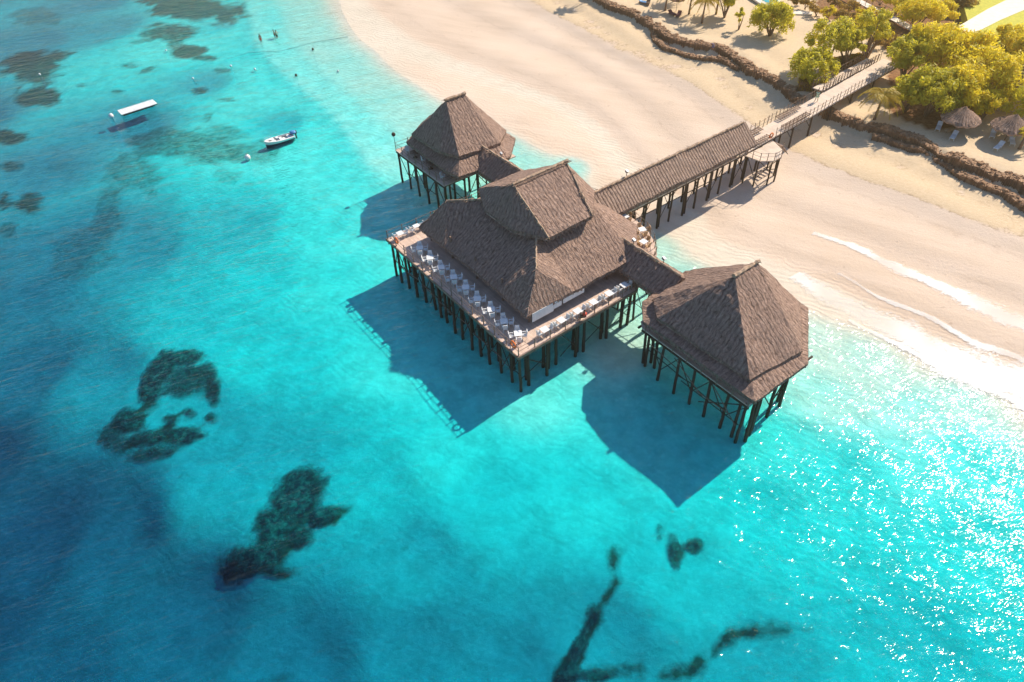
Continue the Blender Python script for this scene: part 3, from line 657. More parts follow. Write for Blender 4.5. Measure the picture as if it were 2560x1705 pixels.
# ================================================================ jetty walkway
VW = 48.0
jt = thing('jetty', 'long timber jetty to the beach, its seaward half under a ribbed thatch roof', 'jetty')
gable('roof', jt, 'u', VW, 2.35, 45.0, 71.6, 6.35, 8.45).data.materials[0] = M_THATCH_R
straw_line('ridge_cap', [(45.4, VW, 8.53), (71.2, VW, 8.53)], jt, .11)
def vc(u): return 48.0+max(0, u-72)*.062
walk = [(50.0, 1.25), (71.5, 1.25), (71.6, 1.25), (78, 1.3), (86.5, 1.45), (110, 1.5)]
def wz(u): return DZ if u < 72 else DZ-.0*(u-72)
L_ = [(u, vc(u)-h) for u, h in walk]; R_ = [(u, vc(u)+h) for u, h in reversed(walk)]
slab('walk_floor', L_+R_, DZ-.15, DZ-.005, M_WALK, jt)
for s_ in (-1, 1): beam(jt, (50, VW+s_*1.2, DZ-.25), (71.5, VW+s_*1.2, DZ-.25), .11); beam(jt, (71.5, VW+s_*1.25, DZ-.25), (110, vc(110)+s_*1.4, DZ-.25), .11)
for i, u in enumerate(np.arange(51.5, 72, 2.25)):
    for s_ in (-1, 1):
        pile(jt, u+random.uniform(-.1, .1), VW+s_*1.1, DZ-.15, .85)
        stick('post', POST_ME, W(u, VW+s_*1.15, DZ-.1), W(u, VW+s_*1.15, 7.2), .075, jt)
        if i % 2: brace(jt, (u, VW+s_*1.1, DZ-.4), (u-1.9, VW+s_*1.1, 1.2), .05)
    if i % 2 == 0: pile(jt, u+.5, VW-.95, DZ-.15, .8)
    if i % 3 == 0: brace(jt, (u, VW-1.1, 1.6), (u, VW+1.1, DZ-.4), .05)
for a, b_ in ((52, 60), (60, 68)): beam(jt, (a, VW-1.15, 3.1), (b_, VW-1.15, 3.1), .06)
for i, u in enumerate((74.5, 79, 82, 86.5, 91.5, 97, 103)):
    for s_ in (-1, 1):
        pile(jt, u, vc(u)+s_*1.2, DZ-.15, .85); 
        brace(jt, (u, vc(u)+s_*1.2, DZ-1.9), (u-1.5, vc(u)+s_*1.2, DZ-.3), .05)
railing(jt, [(45.5, VW-1.45), (71.3, VW-1.45)], DZ, 1.6, rails=(1.0, .7, .4)); railing(jt, [(50, VW+1.4), (71.8, VW+1.4)], DZ, 1.2, h=1.25)
railing(jt, [(71.8, VW+1.3), (86, vc(86)+1.45), (109, vc(109)+1.5)], DZ, .95, h=1.15, rails=(.9, .45), jit=.12, r=.04)
railing(jt, [(77.6, vc(77.6)-1.35), (86, vc(86)-1.45), (109, vc(109)-1.5)], DZ, .95, h=1.15, rails=(.9, .45), jit=.12, r=.04)
def slat_bench(u0, u1, side):
    bt = MB()
    n = int((u1-u0)/.42)
    for i in range(n):
        u = u0+(u1-u0)*(i+.5)/n; v = vc(u)+side*1.0
        x, y, _ = W(u, v)
        bt.box((x, y, DZ+.42), (.2, .95, .07), PSI)
    for dv in (.65, 1.35):
        a = W(u0, vc(u0)+side*dv, DZ+.36); c = W(u1, vc(u1)+side*dv, DZ+.36); bt.rod(a, c, .035, n=5)
    o = tag(bt.build('slatted_bench', M_RAIL), None, 'bench', 'slatted benches along the jetty')
    return o
# benches either side of the open walkway
for (a, b_, s_), lab in zip([(73.6, 77.4, 1), (81.2, 86.2, 1), (73.6, 76.6, -1), (79.6, 85.6, -1)],
    ['slatted bench on the far side of the jetty, just past the end of the roof', 'slatted bench on the far side of the jetty, nearer the beach wall', 'slatted bench on the near side of the jetty above the landing stage', 'long slatted bench on the near side of the jetty, before the beach wall']):
    slat_bench(a, b_, s_)['label'] = lab
# landing stage with steps
ls = thing('landing_stage', 'small curved platform on crossed poles beside the jetty, steps leading down to it', 'landing stage')
lp = [(70.9, 46.6), (71.2, 44.5), (72.6, 43.4), (74.0, 43.4), (75.6, 44.4), (76.6, 46.6)]
slab('deck_floor', lp, DZ-.27, DZ-.155, M_WALK, ls)
railing(ls, lp[:5], DZ-.15, 1.1, r=.04)
for u, v in ((71.2, 46.3), (71.5, 44.8), (74.2, 43.7), (75.3, 44.6), (76.2, 46.3), (72.9, 43.8)): pile(ls, u, v, DZ-.27, .7)
for a, b_ in (((71.2, 46.3, DZ-.4), (71.5, 44.8, 1.6)), ((71.5, 44.8, DZ-.4), (74.2, 43.7, 1.7)), ((71.5, 44.8, 1.9), (74.2, 43.7, DZ-.5)), ((74.2, 43.7, DZ-.5), (75.3, 44.6, 1.7)), ((75.3, 44.6, DZ-.5), (74.2, 43.7, 1.7)), ((71.5, 44.8, 2.9), (74.2, 43.7, 2.8)), ((72.9, 43.8, 2.0), (76.2, 46.3, 3.8))): brace(ls, a, b_, .05)
for i in range(5):
    x, y, _ = W(76.9+.34*i, 46.0, 0); b = MB(); b.box((x, y, DZ-.45-.33*i), (.32, 1.4, .06), PSI); b.build('step', M_RAIL, ls)
for dv in (-.7, .7): beam(ls, (76.7, 46+dv, DZ-.4), (78.6, 46+dv, DZ-2.2), .05)
# side ramp on the far side
rp = thing('side_ramp', 'narrow planked ramp with crowded rail stakes alongside the landward end of the jetty', 'ramp')
r0, r1 = UV(at(2045, 222, 4.5)), UV(at(2180, 148, 4.5)); dr = np.array(r1)-np.array(r0); dr /= np.hypot(*dr); nr = np.array([-dr[1], dr[0]])*.85
slab('ramp_floor', [tuple(np.array(r0)-nr), tuple(np.array(r1)-nr), tuple(np.array(r1)+nr), tuple(np.array(r0)+nr)], 4.3, 4.42, M_WALK, rp)
for s_ in (-1, 1): railing(rp, [tuple(np.array(r0)+s_*nr), tuple(np.array(r1)+s_*nr)], 4.4, .8, h=1.1, jit=.12, r=.045)
for f in (.05, .35, .65, .95):
    for s_ in (-1, 1): q = np.array(r0)*(1-f)+np.array(r1)*f+s_*nr*.9; pile(rp, q[0], q[1], 4.3, .7)

# ================================================================ surf
def foam_strip(pts, w0, w1, name='surf_foam'):
    P = [np.array(at(x, y, .05)[:2]) for x, y in pts]; Q = []
    for a, b_ in zip(P[:-1], P[1:]):
        n = max(1, int(np.hypot(*(b_-a))/.6)); Q += [a+(b_-a)*i/n for i in range(n)]
    Q.append(P[-1]); n = len(Q); vs = []; fs = []; uvs = []; NW = 8
    L = 0
    for i, q in enumerate(Q):
        t_ = Q[min(i+1, n-1)]-Q[max(i-1, 0)]; t_ /= np.hypot(*t_)+1e-9; nn = np.array([-t_[1], t_[0]])
        f = i/(n-1); w = (w0+(w1-w0)*f)*(1+.5*noise.noise(Vector((q[0]*.3, q[1]*.3, 3))))
        if i: L += np.hypot(*(Q[i]-Q[i-1]))
        for j in range(NW+1):
            s_ = (j/NW-.5)*w+.8*noise.noise(Vector((q[0]*.16, q[1]*.16, 9))); c = q+nn*s_; vs.append((c[0], c[1])); uvs.append((L, j/NW))
    H_ = height([v[0] for v in vs], [v[1] for v in vs])
    vs = [(x, y, max(h+.03, .0)+.035) for (x, y), h in zip(vs, H_)]
    lu = []
    for i in range(n-1):
        for j in range(NW):
            q = (i*(NW+1)+j, i*(NW+1)+j+1, (i+1)*(NW+1)+j+1, (i+1)*(NW+1)+j); fs.append(q); lu += [uvs[k] for k in q]
    o = mesh_obj(name, vs, fs, M_FOAM, None, True, lu); o['kind'] = 'stuff'; return o
m, t, o = new_mat('foam'); N = NT(t)
uv = N.n('TexCoord').outputs['UV']; pos = N.n('NewGeometry').outputs['Position']
vvv = N.n('SeparateXYZ', {0: uv}).outputs[1]
edge = N.math('MULTIPLY', N.math('SUBTRACT', .5, N.math('ABSOLUTE', N.math('SUBTRACT', vvv, .5))), 2.0)
nn_ = N.math('ADD', N.math('MULTIPLY', N.noise(N.mapping(pos, (1.6, 2.4, 1)), 1.0, 7, .75, .8), 1.0), N.math('MULTIPLY', N.noise(pos, .35, 3), .45))
al = N.ramp(N.math('ADD', N.math('MULTIPLY', edge, .5), nn_), [(.80, 0.), (1.12, .78)])
al = N.math('MULTIPLY', al, N.ramp(N.noise(pos, .12, 2), [(.35, .35), (.6, .95)]))
p = N.n('BsdfPrincipled', {'Base Color': (.88, .88, .85, 1), 'Roughness': .7, 'Alpha': al}); N.link(p.outputs[0], o.inputs[0]); M_FOAM = m
tag(foam_strip([(1985, 688), (2040, 722), (2110, 760), (2200, 805), (2270, 845), (2350, 895), (2450, 935), (2590, 985)], 2.2, 8.5), 'broken white wash along the water edge right of the nearest pavilion', 'foam', 'lines of surf')
tag(foam_strip([(2330, 852), (2400, 885), (2470, 925), (2590, 965)], 1.5, 3.2), 'white wash spreading over the wet sand at the right edge', 'foam', 'lines of surf')
tag(foam_strip([(2030, 590), (2120, 622), (2200, 665), (2290, 700), (2390, 748), (2470, 785), (2590, 838)], 1.2, 3.8), 'upper band of churned white wash on the beach right of the jetty', 'foam', 'lines of surf')

tag(foam_strip([(2120, 800), (2240, 860), (2380, 930), (2590, 1030)], .8, 2.0), 'thin seaward ripple of wash below the main surf line', 'foam', 'lines of surf')
tag(foam_strip([(2090, 690), (2200, 745), (2330, 800), (2450, 860), (2590, 915)], .5, 1.4), 'faint broken swash line between the two broad bands', 'foam', 'lines of surf')
# ================================================================ reefs: lumpy coral heads rising from the bed
m, t, o = new_mat('reef_growth'); N = NT(t); pos = N.n('NewGeometry').outputs['Position']; at_ = N.n('Attribute', attribute_name='cover').outputs['Fac']
al = N.ramp(N.math('ADD', at_, N.math('MULTIPLY', N.math('SUBTRACT', N.noise(pos, .9, 7, .78), .5), 2.6)), [(.15, 0.), (1.10, .90)]); al = N.math('MULTIPLY', al, N.ramp(at_, [(.05, 0.), (.3, 1.)]))
cc = N.mix(N.ramp(N.noise(pos, 1.9, 5, .7), [(.42, 0.), (.66, 1.)]), (.012, .045, .055), (.13, .22, .17))
p = N.n('BsdfPrincipled', {'Base Color': cc, 'Roughness': .95, 'Specular IOR Level': .05, 'Alpha': al}); N.link(p.outputs[0], o.inputs[0]); M_REEF = m
def reef(label, blobs, n=0, zs=.45):
    """a low crust of growth that follows the sea bed, ragged at its rim"""
    C_ = []
    for x, y, rx, ry, an, k in blobs:
        q = [at(x+dx, y+dy, -2.0) for dx in (-rx-25, rx+25) for dy in (-ry-25, ry+25)]; C_ += q
    C_ = np.array(C_); gx = np.arange(C_[:, 0].min()-2, C_[:, 0].max()+2, .3); gy = np.arange(C_[:, 1].min()-2, C_[:, 1].max()+2, .3)
    X, Y = np.meshgrid(gx, gy); Hh = height(X, Y); neg = np.maximum(-Hh, 0)
    Hh = Hh-.0*neg+fbm(X/9, Y/9, 4)*np.minimum(.5*neg, .6)+fbm(X/2.2, Y/2.2, 3)*np.minimum(.25*neg, .12)
    d = np.stack([X, Y, Hh-CAMH], -1); zc = d@fw; px = 1280+F_PX*(d@rt2)/zc; py = 852.5-F_PX*(d@up2)/zc; cov = np.zeros_like(X); n1 = fbm(X/3.5, Y/3.5, 5)
    for x, y, rx, ry, an, k in blobs:
        c, s_ = math.cos(math.radians(an)), math.sin(math.radians(an)); dx = px-x; dy = py-y; r = np.sqrt(((dx*c+dy*s_)/rx)**2+((-dx*s_+dy*c)/ry)**2)
        cov = np.maximum(cov, min(k, 1.1)*np.clip((1.30-r+n1*1.3)/.85, 0, 1))
    Z = Hh+.05+zs*np.clip(cov, 0, 1)*(.35+1.3*np.abs(fbm(X/1.1, Y/1.1, 4))); ny_, nx_ = X.shape; id_ = np.arange(nx_*ny_).reshape(ny_, nx_)
    keep = np.maximum.reduce([cov[:-1, :-1], cov[1:, :-1], cov[:-1, 1:], cov[1:, 1:]]) > .03
    F_ = np.stack([id_[:-1, :-1], id_[:-1, 1:], id_[1:, 1:], id_[1:, :-1]], -1)[keep]; us, inv = np.unique(F_, return_inverse=True); F_ = inv.reshape(F_.shape)
    V_ = np.stack([X, Y, Z], -1).reshape(-1, 3)[us]
    o = mesh_obj('coral_reef', V_.tolist(), F_.tolist(), M_REEF, None, True); a_ = o.data.attributes.new('cover', 'FLOAT', 'POINT'); a_.data.foreach_set('value', cov.ravel()[us].astype(np.float32))
    tag(o, label, 'reef', 'dark reefs under the water'); return o
reef('rounded ring of dark reef left of centre, its thickest arc uppermost', [w for w in WE if 350 < w[0] < 560 and 880 < w[1] < 1036])
reef('ragged dark reef patches just below the ring-shaped reef', [w for w in WE if 280 < w[0] < 545 and 1036 < w[1] < 1160])
reef('long dark reef slanting down to the left, below the ring-shaped reef', [w for w in WE if 580 < w[0] < 860 and 1180 < w[1] < 1440], 0, .6)
reef('small dark reef pair below the shadow of the nearest pavilion', [w for w in WE if 1640 < w[0] < 1750 and 1320 < w[1] < 1400], 0, .3)
reef('dark reef strip running off the bottom edge of the photo', [w for w in WE if 1400 < w[0] < 1560 and w[1] > 1500], 0, .3)

# ================================================================ furniture
def chair_proto(mat, wicker=False):
    c = thing('dining_chair', '', 'chair'); c.scale = (.86, .86, 1); b = MB(); b.box((0, 0, .43), (.50, .50, .07)); b.build('seat', mat, c)
    b = MB(); b.box((0, .245, .72), (.50, .06, .56), 0, ('X', -.16)); b.build('backrest', mat, c)
    b = MB(); b.box((0, 0, .0), (.07, .5, .05)); b.box((0, -.21, -.11), (.05, .05, .2)); a0 = b.build('armrest', mat, c); a0.location = (.27, 0, .66)
    part('armrest', a0, c, location=(-.27, 0, .66))
    b = MB(); b.rod((0, 0, 0), (0, 0, .41), .022, .028, 6); l0 = b.build('leg', mat, c); l0.location = (.22, .22, 0)
    for p in ((-.22, .22, 0), (.22, -.22, 0), (-.22, -.22, 0)): part('leg', l0, c, location=p)
    return c
def table_proto(mat):
    c = thing('dining_table', '', 'table'); c.scale = (.86, .86, 1); b = MB(); b.box((0, 0, .73), (.86, .86, .045)); b.build('table_top', mat, c)
    b = MB(); b.box((0, 0, .685), (.74, .74, .045)); b.build('apron', M_STEEL, c)
    b = MB(); b.rod((0, 0, 0), (0, 0, .67), .03, .03, 6); l0 = b.build('leg', mat, c); l0.location = (.36, .36, 0)
    for p in ((-.36, .36, 0), (.36, -.36, 0), (-.36, -.36, 0)): part('leg', l0, c, location=p)
    return c
CW, TW = chair_proto(M_WHITE), table_proto(M_WHITE); CT, TT = chair_proto(M_WICKER), table_proto(M_WHITE)
used = set()
def put(proto, x, y, z, rz, label, group):
    if proto.name not in used: used.add(proto.name); c = proto
    else: c = copy_tree(proto)
    c.location = (x, y, z); c.rotation_euler = (0, 0, rz); c['label'] = label; c['group'] = group; return c
ORD = ['first', 'second', 'third', 'fourth', 'fifth', 'sixth', 'seventh', 'eighth', 'ninth', 'tenth', 'eleventh', 'twelfth']
def dset(u, v, rz, who, grp, tp, cp, n=4, skip=(), col='white'):
    x, y, _ = W(u, v); rz = rz+random.uniform(-.06, .06)
    put(tp, x, y, DZ, rz, 'square white table, '+who, 'dining tables on the deck')
    for k in range(4):
        if k in skip: continue
        a = rz+k*math.pi/2; d = random.uniform(.60, .68)
        cx, cy = x+d*math.cos(a), y+d*math.sin(a)
        ang = (math.degrees(a)) % 360
        side = 'right' if ang < 45 or ang > 315 else 'far' if ang < 135 else 'left' if ang < 225 else 'near'
        put(cp, cx, cy, DZ, a-math.pi/2+random.uniform(-.08, .08), f'{col} armchair on the {side} side, {who}', 'dining chairs on the deck')
# nine sets along the shaded sea-side rail
for i in range(9):
    u, v = 27.95, 38.1+i*2.17
    dset(u+random.uniform(-.08, .08), v, math.radians(6), f'{ORD[i]} set up the shaded rail', 'a', TW, CW)
for i in range(6):
    dset(30.2+i*2.05, 36.95, PSI+random.uniform(-.05, .05), f'{ORD[i]} set along the sunlit rail', 'a', TW, CW, skip=(1, 3))
for i in range(2):
    dset(27.75+i*2.15, 59.2, PSI, f'{ORD[i]} set on the short left rail', 'a', TW, CW, skip=(1, 3))
for i, (u, v) in enumerate(((48.6, 42.6), (48.9, 45.6), (47.1, 40.9))):
    dset(u, v, .3+i*.2, ['middle set on the rounded terrace', 'set on the rounded terrace nearest the jetty', 'rounded terrace set nearest the footbridge'][i], 'a', TT, CT, col='tan wicker')
# round tables on the bar deck of the small pavilion
def round_table(u, v, lab):
    x, y, _ = W(u, v); t_ = thing('round_table', lab, 'table', (x, y, DZ), 0, 'round tables in the smaller pavilion')
    b = MB(); b.rod((0, 0, .72), (0, 0, .76), .62, .62, 20); b.build('table_top', M_RAIL, t_); b = MB(); b.rod((0, 0, .02), (0, 0, .72), .06, .05, 8); b.rod((0, 0, 0), (0, 0, .04), .3, .26, 12); b.build('pedestal', M_DARK, t_)
round_table(38.5, 73.6, 'grey round table by the rail of the smaller pavilion, nearer its open end')
round_table(38.5, 69.8, 'grey round table by the rail of the smaller pavilion, mid-deck')
for i, (u, v, r, l) in enumerate(((38.3, 75.2, .3, 'white chair at the open corner of the smaller pavilion'), (38.6, 71.7, 2.0, 'white chair between the two round tables of the smaller pavilion'),
        (40.6, 73, 1.2, 'white chair behind the round tables, under the smaller pavilion eaves'), (40.3, 69.3, 4.0, 'white chair near the inner post of the smaller pavilion'), (38.2, 66.6, 1.0, 'white chair in the footbridge corner of the smaller pavilion'))):
    x, y, _ = W(u, v); put(CW, x, y, DZ, r, l, 'chairs in the smaller pavilion')
# life rings on the rails
def ring(u, v, rz, lab):
    bm = bmesh.new(); n1, n2, R_, r_ = 20, 8, .34, .085; vs = []
    for i in range(n1):
        for j in range(n2):
            a, c = 6.2832*i/n1, 6.2832*j/n2; vs.append(bm.verts.new(((R_+r_*math.cos(c))*math.cos(a), r_*math.sin(c), (R_+r_*math.cos(c))*math.sin(a))))
    for i in range(n1):
        for j in range(n2): bm.faces.new((vs[i*n2+j], vs[((i+1) % n1)*n2+j], vs[((i+1) % n1)*n2+(j+1) % n2], vs[i*n2+(j+1) % n2]))
    me_ = bpy.data.meshes.new('life_ring'); bm.to_mesh(me_); bm.free(); me_.materials.append(M_ORANGE); me_.polygons.foreach_set('use_smooth', [True]*len(me_.polygons))
    o_ = bpy.data.objects.new('life_ring', me_); COL.objects.link(o_); x, y, _ = W(u, v); o_.location = (x, y, DZ+.62); o_.rotation_euler = (.0, 0, rz); tag(o_, lab, 'life ring', 'orange life rings'); 
ring(26.75, 37.3, PSI+1.57, 'orange life ring hung on the rail at the near deck corner'); ring(26.78, 58.4, PSI+1.57, 'orange life ring hung on the rail at the left deck corner'); ring(76.3, 46.9, PSI, 'orange life ring leaning on the jetty rail above the landing stage')
# lamps on the ridges
def flood(u, v, z, lab):
    x, y, _ = W(u, v); t_ = thing('floodlight', lab, 'floodlight', (x, y, z), PSI, 'small floodlights on the ridges'); b = MB(); b.rod((0, 0, -.3), (0, 0, .4), .035, n=6); b.build('bracket', M_DARK, t_); b = MB(); b.box((0, 0, .55), (.22, .34, .3), 0, ('X', .4)); b.build('housing', M_STEEL, t_)
flood(51.2, 48.1, 8.65, 'small grey floodlight on the ridge of the jetty roof'); flood(43.3, 38.9, 8.0, 'dark floodlight midway on the right-hand footbridge ridge'); flood(43.4, 34.9, 8.0, 'pale floodlight on the right-hand footbridge ridge, nearer the big pavilion'); flood(43.6, 61.5, 8.0, 'small lamp on the ridge of the left-hand footbridge')
x, y, _ = W(37.6, 77.0); t_ = thing('globe_lamp', 'dark globe lamp on a pole at the left corner of the smaller pavilion', 'lamp', (x, y, DZ)); b = MB(); b.rod((0, 0, 0), (0, 0, 2.0), .03, n=6); b.build('pole', M_DARK, t_); b = MB(); b.ball((0, 0, 2.2), .27, 12, 8); b.build('lamp_shade', M_DARK, t_, True)

# ================================================================ boat, raft, buoys
def hull(pb, ps, z0=.0):
    bow, st = at(*pb, .4), at(*ps, .4); d_ = st-bow; L = math.hypot(d_[0], d_[1]); rz = math.atan2(bow[1]-st[1], bow[0]-st[0])
    t_ = thing('motorboat', 'small white motorboat with a blue-covered outboard, moored on the turquoise shallows', 'boat', (st[0], st[1], 0), rz)
    n = 14; prof = []
    for i in range(n+1):
        f = i/n; w = .92*math.sqrt(max(0, 1-(max(0, f-.35)/.65)**2.3)) if f > .35 else .84+.08*f/.35
        prof.append((f*L, w, .62+.28*f*f))
    vs = []; fs = []
    for x_, w, h in prof: vs += [(x_, w, h), (x_*.97, w*.82, .12), (x_*.95, 0, -.3), (x_*.97, -w*.82, .12), (x_, -w, h)]
    for i in range(n):
        for j in range(4): a = i*5+j; fs.append((a, a+1, a+6, a+5))
    fs.append((4, 3, 2, 1, 0)); k = MB(); k.add(vs, fs); hb = k.build('hull', None, t_, True)
    m_, tt_, oo_ = new_mat('hull_paint'); N_ = NT(tt_); zz = N_.n('SeparateXYZ', {0: N_.n('TexCoord').outputs['Object']}).outputs[2]
    c_ = N_.mix(N_.ramp(zz, [(.36, 0.), (.38, 1.)]), (.012, .03, .07), (.8, .8, .78)); pp = N_.n('BsdfPrincipled', {'Base Color': c_, 'Roughness': .3}); N_.link(pp.outputs[0], oo_.inputs[0]); hb.data.materials.append(m_)
    k = MB(); vs = []; fs = []
    for x_, w, h in prof: vs += [(x_, w, h), (x_, w*.8, h+.05), (x_, -w*.8, h+.05), (x_, -w, h)]
    for i in range(n):
        for j in (0, 2): a = i*4+j; fs.append((a, a+1, a+5, a+4))
    for i in range(n):
        if prof[i][0] > L*.58: a = i*4+1; fs.append((a, a+1, a+5, a+4))
    k.add(vs, fs); k.build('deck', M_WHITE, t_, False)
    k = MB(); k.prism([(x_, w*.78) for x_, w, h in prof[:10]]+[(x_, -w*.78) for x_, w, h in reversed(prof[:10])], .22, .30); k.build('cockpit_floor', M_CANVAS, t_)
    for x_ in (.7, 1.9): k = MB(); k.box((x_, 0, .5), (.4, 1.35, .1)); k.build('bench_seat', M_WHITE, t_)
    k = MB(); k.box((2.45, 0, .62), (.45, .5, .65)); k.build('console', M_WHITE, t_)
    k = MB(); k.ball((L*.8, .3, .93), (.28, .12, .03), 8, 4); k.build('hatch', M_DARK, t_)
    k = MB(); P_ = [(x_, w*.85, h+.28) for x_, w, h in prof if x_ > L*.6]; P_ = P_+[(p[0], -p[1], p[2]) for p in reversed(P_)]; k.path(P_, [.022]*len(P_), 5); k.build('bow_rail', M_STEEL, t_)
    k = MB(); k.box((-.35, 0, .85), (.5, .38, .4)); k.box((-.42, 0, .25), (.18, .14, .9)); k.build('outboard_motor', M_DARK, t_)
    k = MB(); k.ball((-.05, .0, .95), (.5, .5, .26), 10, 6, .1); k.build('motor_cover', M_BLUE, t_, True)
M_BLUE = mottled('blue_tarp', (.02, .12, .34), (.15, .38, .66), 5.0, rough=.5)
M_CLOTH_B = mottled('blue_cloth', (.05, .09, .28), (.10, .16, .40), 5.0); M_CLOTH_G = mottled('green_cloth', (.35, .5, .38), (.45, .6, .45), 5.0); M_CLOTH_R = mottled('red_cloth', (.6, .05, .04), (.7, .1, .06), 5.0); M_CLOTH_P = mottled('pink_cloth', (.6, .3, .28), (.7, .38, .34), 5.0)
hull((662, 362), (733, 339))
p0, p1_, p2_ = at(293, 277, .2), at(382, 249, .2), at(318, 285, .2)
L = np.hypot(*(p1_-p0)[:2]); rz = math.atan2((p1_-p0)[1], (p1_-p0)[0])
cx, cy = (p0+p1_)[:2]/2; wv = np.array([-math.sin(rz), math.cos(rz)])
rf = thing('swimming_raft', 'long rectangular pale plank raft afloat on dark drums in the upper left', 'raft', (cx-(-1.1)*(-wv[0]), cy-1.1*wv[1]*1.0, 0), rz)
b = MB()
for i in range(16): b.box((-L/2+(i+.5)*L/16, 0, .24), (L/16-.03, 2.2, .06))
b.build('plank_deck', M_CANVAS, rf)
b = MB(); [b.box((0, s_, .15), (L, .12, .12)) for s_ in (-1.0, 0, 1.0)]; b.build('frame', M_RAIL, rf)
for s_ in (-.8, .8): b = MB(); b.rod((-L/2+.3, s_, .02), (L/2-.5, s_, .02), .15, n=10); b.build('float', M_DARK, rf)
def buoy(px, py, r, lab, mat=None):
    p = at(px, py, .1); t_ = thing('mooring_buoy', lab, 'buoy', (p[0], p[1], 0), 0, 'mooring buoys'); b = MB(); b.ball((0, 0, .12), (r, r, r*1.15), 12, 8); b.build('float_ball', mat or M_WHITE, t_, True); b = MB(); b.rod((0, 0, r), (0, 0, r*1.55), r*.12, n=6); b.build('top_ring', M_DARK, t_)
    b = MB(); zb = gz(p[0], p[1]); b.path([(0, 0, 0), (.1, .05, zb*.5), (.25, .1, zb)], [.03]*3, 5); b.build('anchor_rope', M_DARK, t_)
buoy(619, 394, .42, 'white and dark mooring buoy between the raft and the motorboat, nearer the boat'); buoy(278, 290, .38, 'white mooring buoy just below the left end of the raft')
for (px, py), l in zip([(99, 186), (482, 196), (415, 126), (637, 173), (782, 123), (845, 178), (740, 188), (577, 165)],
    ['tiny pale buoy over the dark seagrass at upper left', 'small white buoy between raft and sandy shallows', 'small buoy at the foot of the big dark seagrass bed', 'white buoy where turquoise meets the pale shallows', 'dark buoy on the sandy shallows, highest on the rope line', 'tiny faint buoy on pale shallows behind the smaller pavilion', 'small dark buoy on the edge of pale shallows', 'tiny buoy left of the white one at the turquoise edge']):
    buoy(px, py, .2, l, M_DARK if 'dark buoy' in l else None)
pp = [at(x_, y_, .0) for x_, y_ in [(560, 150), (620, 132), (700, 128), (760, 112), (790, 105), (870, 92)]]
b = MB(); b.path([(p[0], p[1], .02) for p in pp], [.03]*len(pp), 5); tag(b.build('float_line', M_STEEL), 'thin dark rope line floating across the pale shallows at the top', 'rope')

